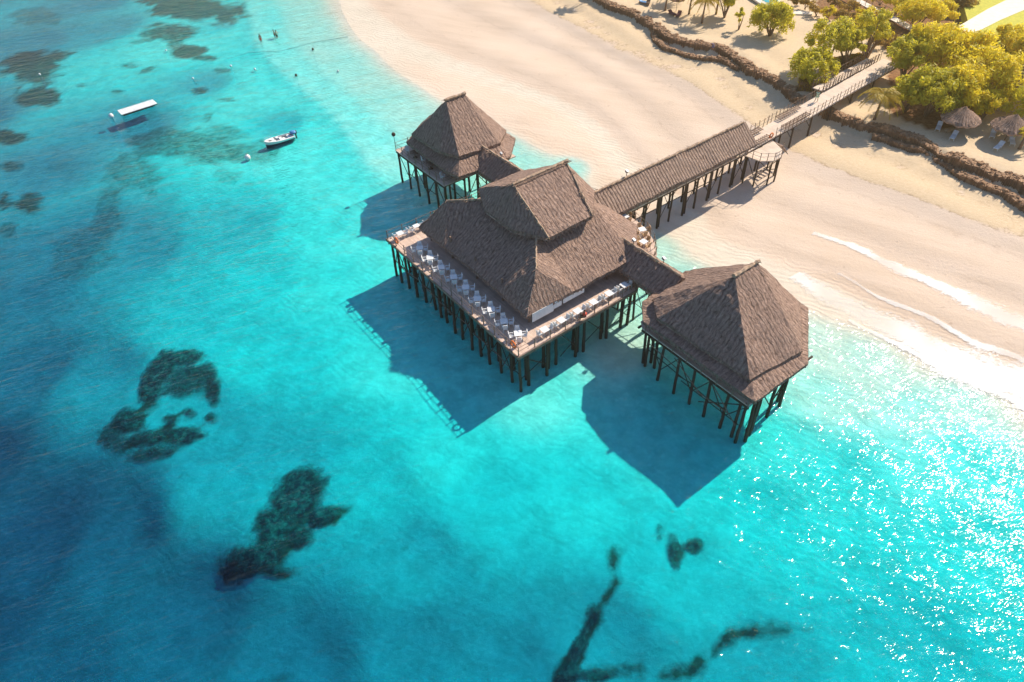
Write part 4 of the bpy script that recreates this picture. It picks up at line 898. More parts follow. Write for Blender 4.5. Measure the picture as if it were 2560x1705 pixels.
# ================================================================ people
def person(px, py, z, pose, top, legs, lab, face=0.0, skin=(.30, .17, .11)):
    p = at(px, py, z); t_ = thing('person', lab, 'person', (p[0], p[1], z), face, 'people')
    J = {'stand': dict(pel=(0, 0, .93), ch=(0, .02, 1.32), nk=(0, .03, 1.48), hd=(0, .05, 1.60), s=.19, el=(.27, .02, 1.12), ha=(.27, .1, .86), kn=(.11, .02, .5), ft=(.12, 0, .06), to=(.12, .18, .03)),
         'walk': dict(pel=(0, 0, .92), ch=(0, .05, 1.32), nk=(0, .07, 1.48), hd=(0, .1, 1.60), s=.19, el=(.26, -.05, 1.12), ha=(.25, .12, .9), kn=(.10, .1, .5), ft=(.11, .22, .08), to=(.11, .38, .04)),
         'bend': dict(pel=(0, 0, .90), ch=(0, .30, 1.14), nk=(0, .44, 1.18), hd=(0, .55, 1.16), s=.19, el=(.24, .40, .84), ha=(.2, .44, .6), kn=(.12, .02, .5), ft=(.14, 0, .06), to=(.14, .18, .03)),
         'sit': dict(pel=(0, 0, .50), ch=(0, -.02, .86), nk=(0, 0, 1.02), hd=(0, .04, 1.15), s=.19, el=(.25, .08, .68), ha=(.18, .32, .66), kn=(.12, .42, .48), ft=(.12, .44, .06), to=(.12, .6, .03))}[pose]
    V_, E_, R_ = [], [], []
    def v(c, r): V_.append(c); R_.append(r); return len(V_)-1
    mid = [(a+b_)/2 for a, b_ in zip(J['pel'], J['ch'])]
    pl = v(J['pel'], (.16, .12)); md = v(mid, (.135, .10)); ch = v(J['ch'], (.17, .115)); nk = v(J['nk'], (.06, .06)); hd = v(J['hd'], (.095, .105)); tp = v((J['hd'][0], J['hd'][1], J['hd'][2]+.11), (.08, .085))
    E_ += [(pl, md), (md, ch), (ch, nk), (nk, hd), (hd, tp)]
    for s_ in (-1, 1):
        m1 = lambda c, f=1: (s_*c[0], c[1]*(f if pose == 'walk' else 1) if pose == 'walk' and s_ < 0 else c[1], c[2])
        fl = (lambda c: (s_*c[0], -c[1]*.8 if (pose == 'walk' and s_ < 0) else c[1], c[2]))
        sh = v((s_*J['s'], J['ch'][1]+(.0 if pose != 'bend' else .08), J['ch'][2]+.08), (.065, .065)); el = v(fl(J['el']), (.045, .045)); ha = v(fl(J['ha']), (.03, .03)); hn = v((fl(J['ha'])[0], fl(J['ha'])[1]+.04, fl(J['ha'])[2]-.07), (.035, .02))
        E_ += [(ch, sh), (sh, el), (el, ha), (ha, hn)]
        for q in range(5):
            b0 = V_[hn]; f_ = v((b0[0]+(q-2)*.016*(1.5 if q == 0 else 1), b0[1]+.02+(.02 if q == 0 else 0), b0[2]-.055+abs(q-2)*.008), (.009, .009)); f2 = v((V_[f_][0], V_[f_][1]+.02, V_[f_][2]-.03), (.007, .007)); E_ += [(hn, f_), (f_, f2)]
        hp = v((s_*.09, J['pel'][1], J['pel'][2]-.06), (.095, .095)); kn = v(fl(J['kn']), (.06, .06)); ft = v(fl(J['ft']), (.04, .045)); to = v((s_*J['to'][0], V_[ft][1]+.17, .03), (.04, .025)); E_ += [(pl, hp), (hp, kn), (kn, ft), (ft, to)]
    me_ = bpy.data.meshes.new('body'); me_.from_pydata(V_, E_, []); bo = bpy.data.objects.new('body', me_); COL.objects.link(bo); bo.parent = t_
    sm = bo.modifiers.new('skin', 'SKIN'); 
    for i, r in enumerate(R_): me_.skin_vertices[0].data[i].radius = r
    me_.skin_vertices[0].data[pl].use_root = True
    ss = bo.modifiers.new('sub', 'SUBSURF'); ss.levels = 1; ss.render_levels = 1
    me_.materials.append(mottled('skin', skin, tuple(x*1.15 for x in skin), 4.0, rough=.6))
    hx, hy, hz = J['hd']; b = MB(); b.ball((hx, hy-.015, hz+.085), (.105, .115, .10), 10, 7, .03); b.build('hair', M_DARK, t_, True)
    b = MB(); b.ball((hx, hy+.115, hz+.0), (.016, .022, .02), 6, 4)
    for s_ in (-1, 1): b.ball((hx+s_*.035, hy+.10, hz+.035), (.012, .01, .009), 6, 4); b.ball((hx+s_*.10, hy, hz+.01), (.014, .025, .032), 6, 4)
    b.ball((hx, hy+.10, hz-.045), (.026, .01, .008), 6, 4); b.build('face', bo.data.materials[0], t_)
    def tube(name, chain, rr, mat, flat=1.25):
        b = MB(); b.path(chain, rr, 10); b.build(name, mat, t_, True)
    if top: 
        c0, c1_ = Vector(J['pel']), Vector(J['ch']); tube('shirt', [c0-Vector((0, 0, .04)), c0.lerp(c1_, .5), c1_, c1_+(Vector(J['nk'])-c1_)*.7], [.185, .165, .20, .09], top)
        for s_ in (-1, 1): tube('sleeve', [(s_*J['s']*.8, J['ch'][1], J['ch'][2]+.08), (s_*(J['s']+.06), J['ch'][1], J['ch'][2]-.06)], [.085, .07], top)
    if legs:
        for s_ in (-1, 1):
            k_ = Vector(J['kn']); k_.x *= s_; 
            if pose == 'walk' and s_ < 0: k_.y *= -.8
            tube('trouser_leg', [(s_*.09, J['pel'][1], J['pel'][2]+.04), tuple(k_)], [.125, .085], legs)
    return t_
person(1781, 127, 3.0, 'bend', M_CLOTH_B, M_CLOTH_B, 'person in blue bending over at the top of the upper beach wall', 2.4)
person(2040, 254, DZ, 'walk', M_CLOTH_G, M_CLOTH_G, 'person in pale green walking along the open part of the jetty', PSI+1.57)
person(1836, 393, DZ, 'stand', M_CLOTH_P, M_DARK, 'person in pink standing at the jetty rail beneath the roof end', 3.6)
person(1829, 397, DZ, 'stand', M_DARK, M_DARK, 'person in dark clothes beside the one in pink at the jetty rail', 3.9)
person(1461, 800, DZ, 'sit', M_CLOTH_R, M_DARK, 'person in red seated at a table along the sunlit rail', PSI+1.0)
person(654, 108, -.35, 'stand', None, M_CLOTH_R, 'bather in red shorts standing in the pale shallows', .6, (.25, .13, .08))
person(689, 97, -.3, 'stand', None, M_DARK, 'bather in dark shorts standing in shallows, left of another', 2.0)
person(694, 98, -.3, 'stand', M_CLOTH_G, M_DARK, 'bather in a pale top beside the one in dark shorts', 4.0)

# ================================================================ beach walls
M_RUB = mottled('rubble_stone', (.20, .11, .06), (.42, .26, .15), 1.6, bump=.8, bscale=8, rnd=.0)
M_STAKE = mottled('stake_timber', (.12, .07, .045), (.26, .16, .10), 5.0)
def beach_wall(lab, pl, h, wth, zb, rocks=14):
    t_ = thing('retaining_wall', lab, 'wall'); P = [at(x_, y_, zb) for x_, y_ in pl]; Q = []
    for a, b_ in zip(P[:-1], P[1:]):
        n = max(1, int(np.hypot(*(b_-a)[:2])/.5)); Q += [a+(b_-a)*i/n for i in range(n)]
    Q.append(P[-1]); core = MB(); st = MB(); rk = MB(); n = len(Q); sec = []
    for i, q in enumerate(Q):
        tt_ = (Q[min(i+1, n-1)]-Q[max(i-1, 0)])[:2]; tt_ = tt_/np.hypot(*tt_); nn = np.array([-tt_[1], tt_[0]])   # nn points inland
        if nn[1]+nn[0] < 0: nn = -nn
        q = q[:2]+nn*noise.noise(Vector((q[0]*.25, q[1]*.25, 0)))*.5; hh_ = h*(1+.5*noise.noise(Vector((q[0]*.5, q[1]*.5, 5))))
        sec.append((q, nn, hh_))
        a, b_ = q-nn*wth/2, q+nn*wth/2
        core.v += [(a[0]-nn[0]*.15, a[1]-nn[1]*.15, zb-.9), (a[0], a[1], zb+hh_), (b_[0], b_[1], zb+hh_+.08), (b_[0], b_[1], zb-.9)]
        if i:
            k = 4*i
            for j in range(3): core.f.append((k-4+j, k-3+j, k+1+j, k+j))
        for s_ in range(3):
            w = a+(sec[-1][0]-sec[-2][0])*random.random() if i else a
            x_, y_ = w[0]-nn[0]*.12, w[1]-nn[1]*.12
            st.rod((x_-nn[0]*.08, y_-nn[1]*.08, zb-.4), (x_, y_, zb+hh_+random.uniform(-.3, .42)), .06, .045, 5)
        for s_ in range(rocks):
            f = random.random(); w = a*(1-f)+b_*f; r_ = random.uniform(.07, .20)*(1+1.1*(random.random() < .18))
            rk.ball((w[0]+random.uniform(-.25, .25), w[1]+random.uniform(-.25, .25), zb+hh_+random.uniform(-.05, .1)), (r_, r_*random.uniform(.6, 1.2), r_*.6), 6, 4, .3)
    core.build('bank', M_RUB, t_); o_ = st.build('stake_row', M_STAKE, t_); o_ = rk.build('rubble', M_RUB, t_)
    return t_
beach_wall('upper rubble and stake wall left of the jetty, winding along the beach top', WALL_A, 1.15, 1.5, 1.85)
beach_wall('upper rubble and stake wall right of the jetty, below the thatched sunshades', WALL_B, 1.15, 1.5, 1.85)
beach_wall('lower stake wall curving out in front of the left upper wall', LOW_A+[(1850, 178)], .55, .8, 1.75, 6)
beach_wall('lower stake wall running in front of the right upper wall', LOW_B, .6, 1.0, 1.7, 8)

# ================================================================ plants
def leaf_mat(name, c1, c2, tr):
    m_, tt_, oo_ = new_mat(name); N_ = NT(tt_); pos_ = N_.n('NewGeometry').outputs['Position']
    f = N_.ramp(N_.noise(pos_, .7, 3, .6), [(.35, 0.), (.65, 1.)]); c = N_.mix(f, c1, c2)
    g = N_.n('TexWhiteNoise', {0: N_.n('VectorMath', {0: pos_, 1: (.25, .25, .25)}, operation='SNAP').outputs[0]}, noise_dimensions='3D').outputs[0]
    c = N_.mix(N_.math('MULTIPLY', g, .5), c, tuple(min(1, 1.7*x) for x in c2))
    d_ = N_.n('BsdfPrincipled', {'Base Color': c, 'Roughness': .55, 'Specular IOR Level': .3})
    t2 = N_.n('BsdfTranslucent', {'Color': tuple(tr)+(1,)}); mx_ = N_.n('MixShader', {0: .5, 1: d_.outputs[0], 2: t2.outputs[0]}); N_.link(mx_.outputs[0], oo_.inputs[0]); return m_
L_GRN = leaf_mat('leaf_green', (.24, .25, .02), (.42, .40, .035), (.88, .78, .06))
L_YEL = leaf_mat('leaf_yellow_green', (.42, .37, .02), (.66, .55, .03), (.98, .80, .05))  # yellow leaves; on the garden trees the golden glow is put into this colour
L_DRK = leaf_mat('leaf_dark', (.17, .11, .03), (.30, .20, .05), (.50, .32, .05))
L_PLM = leaf_mat('palm_leaf', (.24, .20, .025), (.42, .34, .04), (.75, .56, .05))
M_BARK = mottled('bark', (.16, .10, .07), (.30, .20, .14), 4.0, bump=.5)
def crown_mesh(r, h, nclump, nleaf, seed, ls=.3, droop=.0, flat=.62):
    R_ = random.Random(seed); vs = []; fs = []; cl = []
    for i in range(nclump):
        a = R_.uniform(0, 6.283); q = R_.random()**.55; el = R_.uniform(-.35, 1)
        cl.append((Vector((math.cos(a)*q*r*math.sqrt(max(0, 1-el*el*.7)), math.sin(a)*q*r*math.sqrt(max(0, 1-el*el*.7)), h*flat+el*h*.36)), r*R_.uniform(.15, .30)))
    for c, cr in cl:
        for _ in range(nleaf):
            d_ = Vector((R_.gauss(0, 1), R_.gauss(0, 1), R_.gauss(0, .8))).normalized(); rr = cr*R_.uniform(.55, 1.08)
            p = c+d_*rr; p.z -= droop*R_.random()*(p.xy.length/r)**2*r
            n_ = (d_+Vector((R_.uniform(-.8, .8), R_.uniform(-.8, .8), R_.uniform(-.2, .9)))).normalized(); t1 = n_.orthogonal().normalized(); t1 = Matrix.Rotation(R_.uniform(0, 6.28), 3, n_) @ t1; t2 = n_.cross(t1)
            s0 = ls*R_.uniform(.6, 1.5); k = len(vs)
            vs += [tuple(p-t1*s0), tuple(p+t2*s0*.26), tuple(p+t1*s0), tuple(p-t2*s0*.26)]; fs.append((k, k+1, k+2, k+3))
    return vs, fs, cl
def tree(px, py, z, r, h, lab, mat=None, seed=1, nclump=46, nleaf=105, name='broadleaf_tree', ls=.30, droop=.0, flat=.62, stems=5, grp='trees around the garden', cat='tree'):
    p = at(px, py, z); t_ = thing(name, lab, cat, (p[0], p[1], z-.1), 0, grp)
    vs, fs, cl = crown_mesh(r, h, nclump, nleaf, seed, ls, droop, flat); mesh_obj('crown', vs, fs, mat or L_GRN, t_)
    R_ = random.Random(seed); b = MB(); base = Vector((0, 0, 0))
    for i in range(stems):
        c = R_.choice(cl)[0]; s0 = Vector((R_.uniform(-.12, .12)*r*.5, R_.uniform(-.12, .12)*r*.5, 0)); md = s0.lerp(c, .5)+Vector((R_.uniform(-.2, .2), R_.uniform(-.2, .2), .3))
        b.path([s0, md, c], [.05+.022*h, .03+.013*h, .03], 6)
    b.build('trunk', M_BARK, t_, True); return t_
def palm(px, py, z, h, fr, lab, seed=1, nf=18, mat=None, lean=(.3, .2), name='palm_tree'):
    p = at(px, py, z); t_ = thing(name, lab, 'palm tree', (p[0], p[1], z-.1), 0, 'palm trees'); R_ = random.Random(seed); top = Vector((lean[0]*h*.2, lean[1]*h*.2, h))
    b = MB(); b.path([(0, 0, 0), (top.x*.3, top.y*.3, h*.4), (top.x*.7, top.y*.7, h*.75), tuple(top)], [.22, .16, .14, .12], 8); b.build('trunk', M_BARK, t_, True)
    for i in range(nf):
        a = 6.283*i/nf+R_.uniform(-.15, .15); el = R_.uniform(-.1, .9); b = MB(); d_ = Vector((math.cos(a), math.sin(a), 0)); sd_ = Vector((-math.sin(a), math.cos(a), 0)); pts = []
        for k in range(9): f = k/8; pts.append(d_*fr*(f-.12*f*f)+Vector((0, 0, fr*(el*f-(.55+.55*el)*f*f*1.1))))
        b.path(pts, [.04*(1-.8*k/8) for k in range(9)], 4)
        for k in range(1, 9):
            for j in range(4):
                q = pts[k-1].lerp(pts[k], j/4); f = (k-1+j/4)/8; ln = fr*.24*math.sin(min(1, f*1.25+.12)*math.pi*.93)+.1
                for s_ in (-1, 1):
                    e = q+sd_*s_*ln*.85+d_*ln*.35+Vector((0, 0, -ln*R_.uniform(.25, .6))); w_ = d_*.07; kk = len(b.v); b.v += [tuple(q-w_), tuple(q+w_), tuple(e)]; b.f.append((kk, kk+1, kk+2))
        o_ = b.build('frond', mat or L_PLM, t_); o_.location = top
    return t_
Z3 = 3.05
tree(1922, 88, Z3, 3.5, 5.6, 'rounded green tree standing alone on the upper sand, left of the garden', seed=2, nclump=58, flat=.55, droop=.3)
tree(1846, 74, Z3, .9, 3.6, 'slim sparse young tree left of the lone rounded tree', seed=3, nclump=9, nleaf=45, stems=2)
tree(1812, 42, Z3, 2.6, 5.2, 'green tree right of the palm clump at the top edge', seed=4, nclump=34)
tree(2022, 205, Z3, 3.3, 4.6, 'low bushy tree against the side ramp, nearest the beach wall', seed=5, nclump=52, flat=.6, droop=.25)
tree(2062, 170, Z3, 3.6, 6.6, 'taller tree just behind the low bushy tree left of the jetty', seed=6, nclump=52, flat=.66)
tree(2112, 172, Z3, 2.3, 5.6, 'slender many-stemmed tree in the middle of the row left of the jetty', seed=7, nclump=24, stems=8, flat=.72)
tree(2160, 152, Z3, 2.9, 6.8, 'many-stemmed tree at the jetty head, right end of its row', seed=8, nclump=34, stems=8, flat=.72)
BIG = [(2252, 210, 3.3, 6.5, 'tree crown touching the landward end of the jetty, right side', L_GRN), (2300, 200, 4.2, 7.6, 'large tree at the back of the big grove, below the white boardwalk', L_YEL), (2372, 215, 4.3, 7.8, 'large yellow-green tree top right of the big grove', L_YEL),
  (2440, 262, 4.3, 7.4, 'bright yellow-green tree at the right end of the big grove', L_YEL), (2385, 285, 3.6, 6.2, 'tree at the centre of the big grove, behind the first sunshade', L_YEL), (2310, 290, 3.8, 6.0, 'brownish green tree at the front of the big grove', L_GRN),
  (2262, 278, 2.6, 4.6, 'grey-green bushy tree right of the short palm', L_GRN), (2452, 300, 2.2, 4.0, 'rounded yellow shrub tree behind the gap between both sunshades', L_YEL)]
for i, (x_, y_, r_, h_, l_, m_) in enumerate(BIG): tree(x_, y_, Z3, r_, h_, l_, m_, seed=20+i, nclump=60 if r_ > 3.5 else 42, ls=.32, stems=6)
tree(2560, 320, Z3, 3.6, 5.6, 'green tree at the right edge between big roof and second sunshade', L_GRN, seed=40, nclump=50)
tree(2535, 172, Z3, 3.0, 5.4, 'yellow-green tree at the right edge below the lawn', L_YEL, seed=41, nclump=40)
tree(2500, 140, Z3, 2.4, 4.6, 'small tree where the white boardwalk ends at the right', L_YEL, seed=42, nclump=30)
tree(2285, 78, Z3, 3.6, 5.2, 'spreading golden tree above the white boardwalk', L_YEL, seed=43, nclump=46)
tree(2345, 62, Z3, 2.4, 3.6, 'low golden bush between boardwalk and the steps', L_YEL, seed=44, nclump=30)
tree(2240, 35, Z3, 2.4, 3.8, 'golden bush above the boardwalk near the top edge', L_YEL, seed=45, nclump=26)
tree(2392, 30, Z3, 2.6, 3.2, 'reddish gold bush left of the lawn path', L_DRK, seed=46, nclump=26)
SH = [(2012, 22, 'leftmost, beside the pool kerb'), (2040, 38, 'second in the row from the pool kerb'), (2070, 45, 'third in the row from the pool kerb'), (2100, 58, 'above the curved kerb, left end'), (2130, 60, 'above the middle of the curved kerb'), (2160, 66, 'above the right end of the curved kerb'),
  (2080, 18, 'near the top edge, below the boardwalk start'), (2120, 30, 'against the boardwalk, upper one'), (2160, 40, 'against the boardwalk, middle one'), (2190, 60, 'against the boardwalk, lower one'), (2215, 85, 'between boardwalk and the tree row'), (2200, 105, 'behind the rightmost tree of the row'), (2185, 118, 'close behind the jetty head'),
  (2240, 118, 'between jetty head and big grove'), (2265, 128, 'touching the back of the big grove'), (2290, 12, 'above the golden tree at the top edge'), (2340, 8, 'at the top edge left of the lawn path'), (2200, 12, 'at the top edge just right of the boardwalk'), (2425, 122, 'at the foot of the steps, right side'), (2462, 140, 'under the right arm of the boardwalk'),
  (2475, 175, 'behind the right end of the grove'), (2510, 200, 'left of the steep thatched house'), (2440, 165, 'just behind the yellow-green tree'), (2330, 30, 'between golden tree and lawn path'), (1985, 8, 'right beside the pool at the top edge')]
for i, (x_, y_, w_) in enumerate(SH):
    tree(x_, y_, Z3, random.uniform(1.3, 2.1), random.uniform(1.2, 2.0), f"low {['brownish', 'reddish', 'golden'][i % 3]} shrub, {w_}", [L_DRK, L_DRK, L_YEL][i % 3], seed=60+i, nclump=14, nleaf=50, name='garden_shrub', stems=3, ls=.26, grp='low garden shrubs', cat='shrub')
palm(1663, 24, Z3, 3.6, 2.9, 'palm at the left of the clump on the top edge', 1); palm(1722, 36, Z3, 4.0, 3.1, 'middle palm of the clump on the top edge', 2); palm(1754, 58, Z3, 4.2, 3.2, 'foremost palm of the clump on the top edge', 3)
palm(1790, 34, Z3, 4.2, 3.0, 'palm at the right of the clump on the top edge', 4); palm(1690, 2, Z3, 4.0, 3.0, 'palm cut by the top edge behind the brown parasol', 5)
palm(2186, 298, Z3, 3.6, 3.6, 'short broad palm beside the jetty right side, shadow on the sand', 6, 20); palm(2548, 372, Z3, 2.6, 1.7, 'small yellow banana-like palm in front of the second sunshade', 7, 10, L_YEL)
palm(1500, -22, Z3, 7.5, 3.2, 'palm beyond the top edge whose shadow falls on the beach wall', 8)
palm(1640, -60, Z3, 9.0, 3.4, 'tall palm out of frame above, seen by its shadow', 9)
# hedge box beds
def hedge(a, c, h, lab):
    p, q = at(*a, Z3), at(*c, Z3); d_ = q-p; L_h = np.hypot(*d_[:2]); rz = math.atan2(d_[1], d_[0]); ct = (p+q)/2; t_ = thing('clipped_hedge', lab, 'hedge', (ct[0], ct[1], Z3-.1), rz, 'clipped hedges by the jetty'); R_ = random.Random(9); vs = []; fs = []
    b = MB(); b.box((0, 0, h/2), (L_h-.2, 1.2, h-.1)); b.build('branches', M_STAKE, t_)
    for _ in range(int(L_h*260)):
        f = R_.random(); x_ = R_.uniform(-L_h/2, L_h/2)
        p_ = Vector((x_, R_.uniform(-.7, .7), h)) if f < .5 else Vector((x_, R_.choice((-.68, .68)), R_.uniform(0, h))); n_ = Vector((R_.gauss(0, 1), R_.gauss(0, 1), R_.gauss(0, 1))).normalized(); t1 = n_.orthogonal().normalized(); t2 = n_.cross(t1); k = len(vs); s0 = .16; vs += [tuple(p_-t1*s0), tuple(p_+t2*s0*.6), tuple(p_+t1*s0), tuple(p_-t2*s0*.6)]; fs.append((k, k+1, k+2, k+3))
    mesh_obj('foliage', vs, fs, L_DRK, t_)
hedge((1992, 222), (2060, 226), 1.5, 'dark clipped hedge under the low bushy tree left of the ramp'); hedge((2072, 172), (2150, 158), 1.5, 'dark clipped hedge behind the side ramp of the jetty')

# ================================================================ garden paths, lawn, pool
def sheet(name, pts, z, mat, kind='structure', th=.25):
    b = MB(); b.prism([tuple(at(x_, y_, z)[:2]) for x_, y_ in pts][::-1], z-th, z); o_ = b.build(name, mat); o_['kind'] = kind; return o_
M_PATH = mottled('pale_paving', (.74, .66, .54), (.84, .77, .66), 1.2, bump=.1); M_LAWN = mottled('lawn_grass', (.42, .42, .03), (.58, .54, .05), 1.5, bump=.6, bscale=30)  # lawn green pushed to yellow, with the golden glow put into its colour
lw = [(2395, -40), (2640, -60), (2640, 150), (2560, 128), (2500, 112), (2430, 92)]
sheet('lawn', lw, 4.6, M_LAWN, th=1.6)['label'] = 'bright yellow-green lawn at the top right corner'
sheet('lawn_path', [(2378, 76), (2470, 22), (2560, -22), (2640, -60), (2640, -20), (2590, 12), (2500, 50), (2418, 92)], 4.66, M_PATH, th=.3)
st_ = thing('garden_steps', 'flight of pale steps from the boardwalk up to the lawn path', 'steps')
for i in range(7):
    f = i/6; z_ = 3.35+(4.6-3.35)*f; a, c = at(2342+36*f, 98-22*f, z_), at(2385+34*f, 112-18*f, z_); d_ = (c-a); rz = math.atan2(d_[1], d_[0]); m__ = (a+c)/2; b = MB(); b.box((m__[0], m__[1], z_-.15), (np.hypot(*d_[:2]), .75, .3), rz); b.build('step', M_PATH, st_)
bw = thing('boardwalk', 'white raised boardwalk crossing the garden at the top right', 'boardwalk'); bz = 3.75
for seg in ([(2092, -28), (2185, 22), (2252, 55), (2345, 107)], [(2345, 107), (2400, 120), (2440, 130), (2530, 134)]):
    P = [at(x_, y_, bz) for x_, y_ in seg]
    for a, c in zip(P[:-1], P[1:]):
        d_ = c-a; L_b = np.hypot(*d_[:2]); rz = math.atan2(d_[1], d_[0]); m__ = (a+c)/2; b = MB(); b.box((m__[0], m__[1], bz-.06), (L_b+.3, 1.5, .12), rz); b.build('deck_floor', M_PATH, bw); n = max(2, int(L_b/1.6)); nn = np.array([-math.sin(rz), math.cos(rz)])*.72
        for i in range(n):
            q = a+d_*i/n
            for s_ in (-1, 1): stick('rail_post', POST_ME, (q[0]+nn[0]*s_, q[1]+nn[1]*s_, bz-.9), (q[0]+nn[0]*s_, q[1]+nn[1]*s_, bz+.95), .05, bw)
        for s_ in (-1, 1): stick('handrail', POST_ME, (a[0]+nn[0]*s_, a[1]+nn[1]*s_, bz+.95), (c[0]+nn[0]*s_, c[1]+nn[1]*s_, bz+.95), .035, bw)
sheet('pool_kerb', [(1870, -12), (1900, 8), (1940, 25), (1965, 34), (2030, 36), (2032, 30), (1975, 24), (1950, 5), (1960, -25), (1900, -40)], Z3+.12, M_PATH, th=.3)
m, t, o = new_mat('pool_water'); N = NT(t); pos = N.n('NewGeometry').outputs['Position']; bp = N.n('Bump', {'Height': N.noise(pos, 2.0, 2), 'Strength': .3, 'Distance': .1}); p = N.n('BsdfPrincipled', {'Base Color': (.03, .34, .36, 1), 'Roughness': .08, 'Normal': bp.outputs[0]}); N.link(p.outputs[0], o.inputs[0])
pw = sheet('pool_water', [(1885, -14), (1925, 12), (1958, 25), (1968, 22), (1945, 4), (1952, -28), (1905, -36)], Z3+.16, m, th=.1)
# low curved bed wall
b = MB(); P = [at(x_, y_, Z3) for x_, y_ in [(2085, 82), (2105, 90), (2130, 95), (2160, 94), (2185, 86)]]
for a, c in zip(P[:-1], P[1:]): d_ = c-a; m__ = (a+c)/2; b.box((m__[0], m__[1], Z3+.2), (np.hypot(*d_[:2])+.15, .4, .6), math.atan2(d_[1], d_[0]))
tag(b.build('kerb_wall', M_PATH), 'low curved kerb around the sandy court above the jetty trees', 'kerb')

# ================================================================ sunshades, loungers, far roofs
def hip_thatch(parent, r, z0, z1, n=8, name='thatch_roof', step=.3):
    vs = []; fs = []; uvs = []; K_ = max(3, int(r/step)); NS = n*6
    for k in range(K_+1):
        f = k/K_
        for j in range(NS):
            a = 6.2832*j/NS; q = math.cos(math.pi/n)/math.cos((a % (2*math.pi/n))-math.pi/n); q = .5*q+.5; rr = r*f*q
            jj = noise.noise(Vector((rr*math.cos(a), rr*math.sin(a), z1)))*.08*(1+f); vs.append((rr*math.cos(a), rr*math.sin(a), z1+(z0-z1)*f**.92+jj-(random.uniform(0, .15) if k == K_ else 0)))
    for k in range(K_):
        for j in range(NS): q = (k*NS+j, k*NS+(j+1) % NS, (k+1)*NS+(j+1) % NS, (k+1)*NS+j); fs.append(q); uvs += [(r*.8*6.28*(j+d1)/NS, (k+d2)*r/K_) for d1, d2 in ((0, 0), (1, 0), (1, 1), (0, 1))]
    k0 = len(vs); vs += [(v_[0]*.97, v_[1]*.97, v_[2]-.22) for v_ in vs[K_*NS:]]
    for j in range(NS): q = (K_*NS+j, K_*NS+(j+1) % NS, k0+(j+1) % NS, k0+j); fs.append(q); uvs += [(0, 0)]*4
    return mesh_obj(name, vs, fs, M_THATCH, parent, uvs=uvs)
def sunshade(px, py, r, lab):
    p = at(px, py, Z3); t_ = thing('thatched_sunshade', lab, 'sunshade', (p[0], p[1], Z3-.05), .3, 'thatched sunshades on the upper sand'); hip_thatch(t_, r, 2.1, 3.7)
    b = MB(); b.rod((0, 0, 0), (0, 0, 3.5), .09, .07, 8); b.build('pole', M_RAIL, t_)
    for i in range(4): a = i*1.571+.78; b = MB(); b.rod((0, 0, 1.7), (1.3*math.cos(a), 1.3*math.sin(a), 2.5), .035, n=5); b.build('strut', M_RAIL, t_)
sunshade(2388, 330, 2.5, 'thatched sunshade right of the grove, two pale loungers at its foot'); sunshade(2512, 350, 2.5, 'thatched sunshade near the right edge, partly behind the yellow palm')
def lounger_proto():
    c = thing('sun_lounger', '', 'sun lounger'); b = MB(); b.box((0, -.25, .32), (.62, 1.3, .06)); b.build('seat', M_WHITE, c); b = MB(); b.box((0, .66, .50), (.62, .72, .06), 0, ('X', .6)); b.build('backrest', M_WHITE, c)
    b = MB(); b.rod((0, 0, 0), (0, 0, .3), .03, n=6); l0 = b.build('leg', M_WHITE, c); l0.location = (.27, -.8, 0)
    for q in ((-.27, -.8, 0), (.27, .35, 0), (-.27, .35, 0)): part('leg', l0, c, location=q)
    return c
LG = lounger_proto()
for x_, y_, rz, l_ in ((2345, 322, -.6, 'pale lounger on the left under the first sunshade'), (2382, 345, -.7, 'pale lounger on the right under the first sunshade'), (2480, 340, -.6, 'pale lounger on the left under the second sunshade'), (2494, 371, -.9, 'white lounger lying flat in front of the second sunshade'), (2528, 358, -.4, 'bluish lounger beside the yellow palm')):
    p = at(x_, y_, Z3); put(LG, p[0], p[1], Z3, rz, l_, 'sun loungers on the upper sand')
def cafe(px, py, lab):
    p = at(px, py, Z3); t_ = thing('side_table', lab, 'side table', (p[0], p[1], Z3)); b = MB(); b.rod((0, 0, .42), (0, 0, .47), .42, n=16); b.build('table_top', M_WICKER, t_); b = MB(); b.rod((0, 0, 0), (0, 0, .42), .05, n=8); b.build('pedestal', M_DARK, t_)
cafe(2366, 332, 'small round tan table between the loungers of the first sunshade')
p = at(2530, 262, Z3); hv = thing('thatched_house', 'large steep thatched roof among the trees at the right edge', 'house', (p[0], p[1], Z3), .5)
hip_thatch(hv, 4.4, 3.0, 7.2, 4, step=.4); b = MB(); b.box((0, 0, 1.55), (4.6, 4.6, 3.1), .78); b.build('wall', mottled('plaster', (.45, .33, .24), (.55, .42, .32), 2.0), hv)
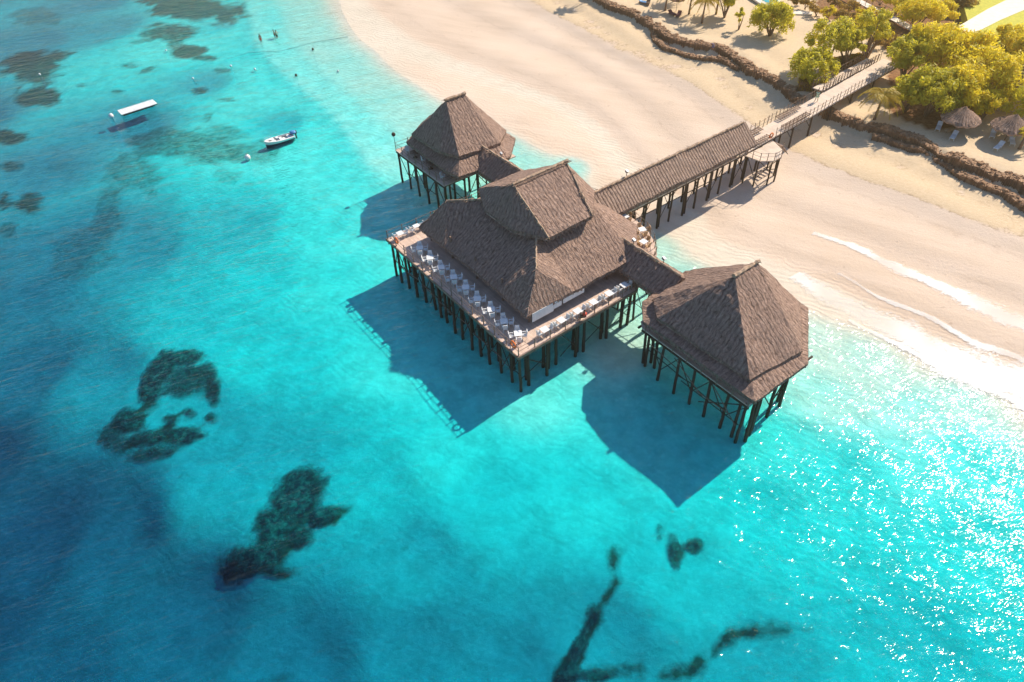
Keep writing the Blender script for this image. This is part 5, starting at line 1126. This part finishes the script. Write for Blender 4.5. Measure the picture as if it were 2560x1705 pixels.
# brown parasols near the palms
def parasol(px, py, lab, mat):
    p = at(px, py, Z3); t_ = thing('parasol', lab, 'parasol', (p[0], p[1], Z3), 0, 'parasols by the palms'); b = MB(); n = 8; vs = [(0, 0, 2.6)]+[(1.5*math.cos(6.283*i/n), 1.5*math.sin(6.283*i/n), 2.1) for i in range(n)]; b.add(vs, [(0, 1+i, 1+(i+1) % n) for i in range(n)]); o_ = b.build('canopy', mat, t_); sm = o_.modifiers.new('s', 'SOLIDIFY'); sm.thickness = .04; b = MB(); b.rod((0, 0, 0), (0, 0, 2.7), .04, n=6); b.build('pole', M_RAIL, t_)
parasol(1690, 28, 'brown parasol under the palm clump at the top edge', mottled('brown_canvas', (.16, .08, .07), (.22, .12, .09), 3.0))
M_CUSH = mottled('plum_cushion', (.12, .04, .05), (.2, .07, .08), 4.0)
def cushion(px, py, rz, lab, mat):
    p = at(px, py, Z3); t_ = thing('beach_lounger', lab, 'lounger', (p[0], p[1], Z3), rz, 'loungers by the palms'); b = MB(); b.box((0, -.2, .3), (.7, 1.2, .14)); b.build('seat', mat, t_); b = MB(); b.box((0, .6, .5), (.7, .65, .12), 0, ('X', .65)); b.build('backrest', mat, t_)
    b = MB(); b.box((0, 0, .12), (.6, 1.5, .2)); b.build('frame', M_RAIL, t_)
cushion(1680, 37, .5, 'plum-red lounger left of the parasol pole', M_CUSH); cushion(1696, 40, -.5, 'plum-red lounger right of the parasol pole', M_CUSH); cushion(1607, 8, .9, 'blue lounger by the beach wall at the top edge', M_BLUE); cushion(1620, 10, -.3, 'dark lounger next to the blue one at the top edge', M_DARK)

# ================================================================ even gold-tinted haze, added for the warm glow towards the sun
b = MB(); b.box((0, 0, 17.5), (7600, 7600, 79)); m, t, o = new_mat('glow_haze'); N = NT(t)
v = N.n('VolumePrincipled', {'Color': (1.0, .76, .42, 1), 'Density': .0010, 'Anisotropy': .78}); N.link(v.outputs[0], o.inputs[1])
hz = b.build('haze', m); hz['kind'] = 'stuff'; hz['label'] = 'even golden haze added for the warm glow at the upper right'
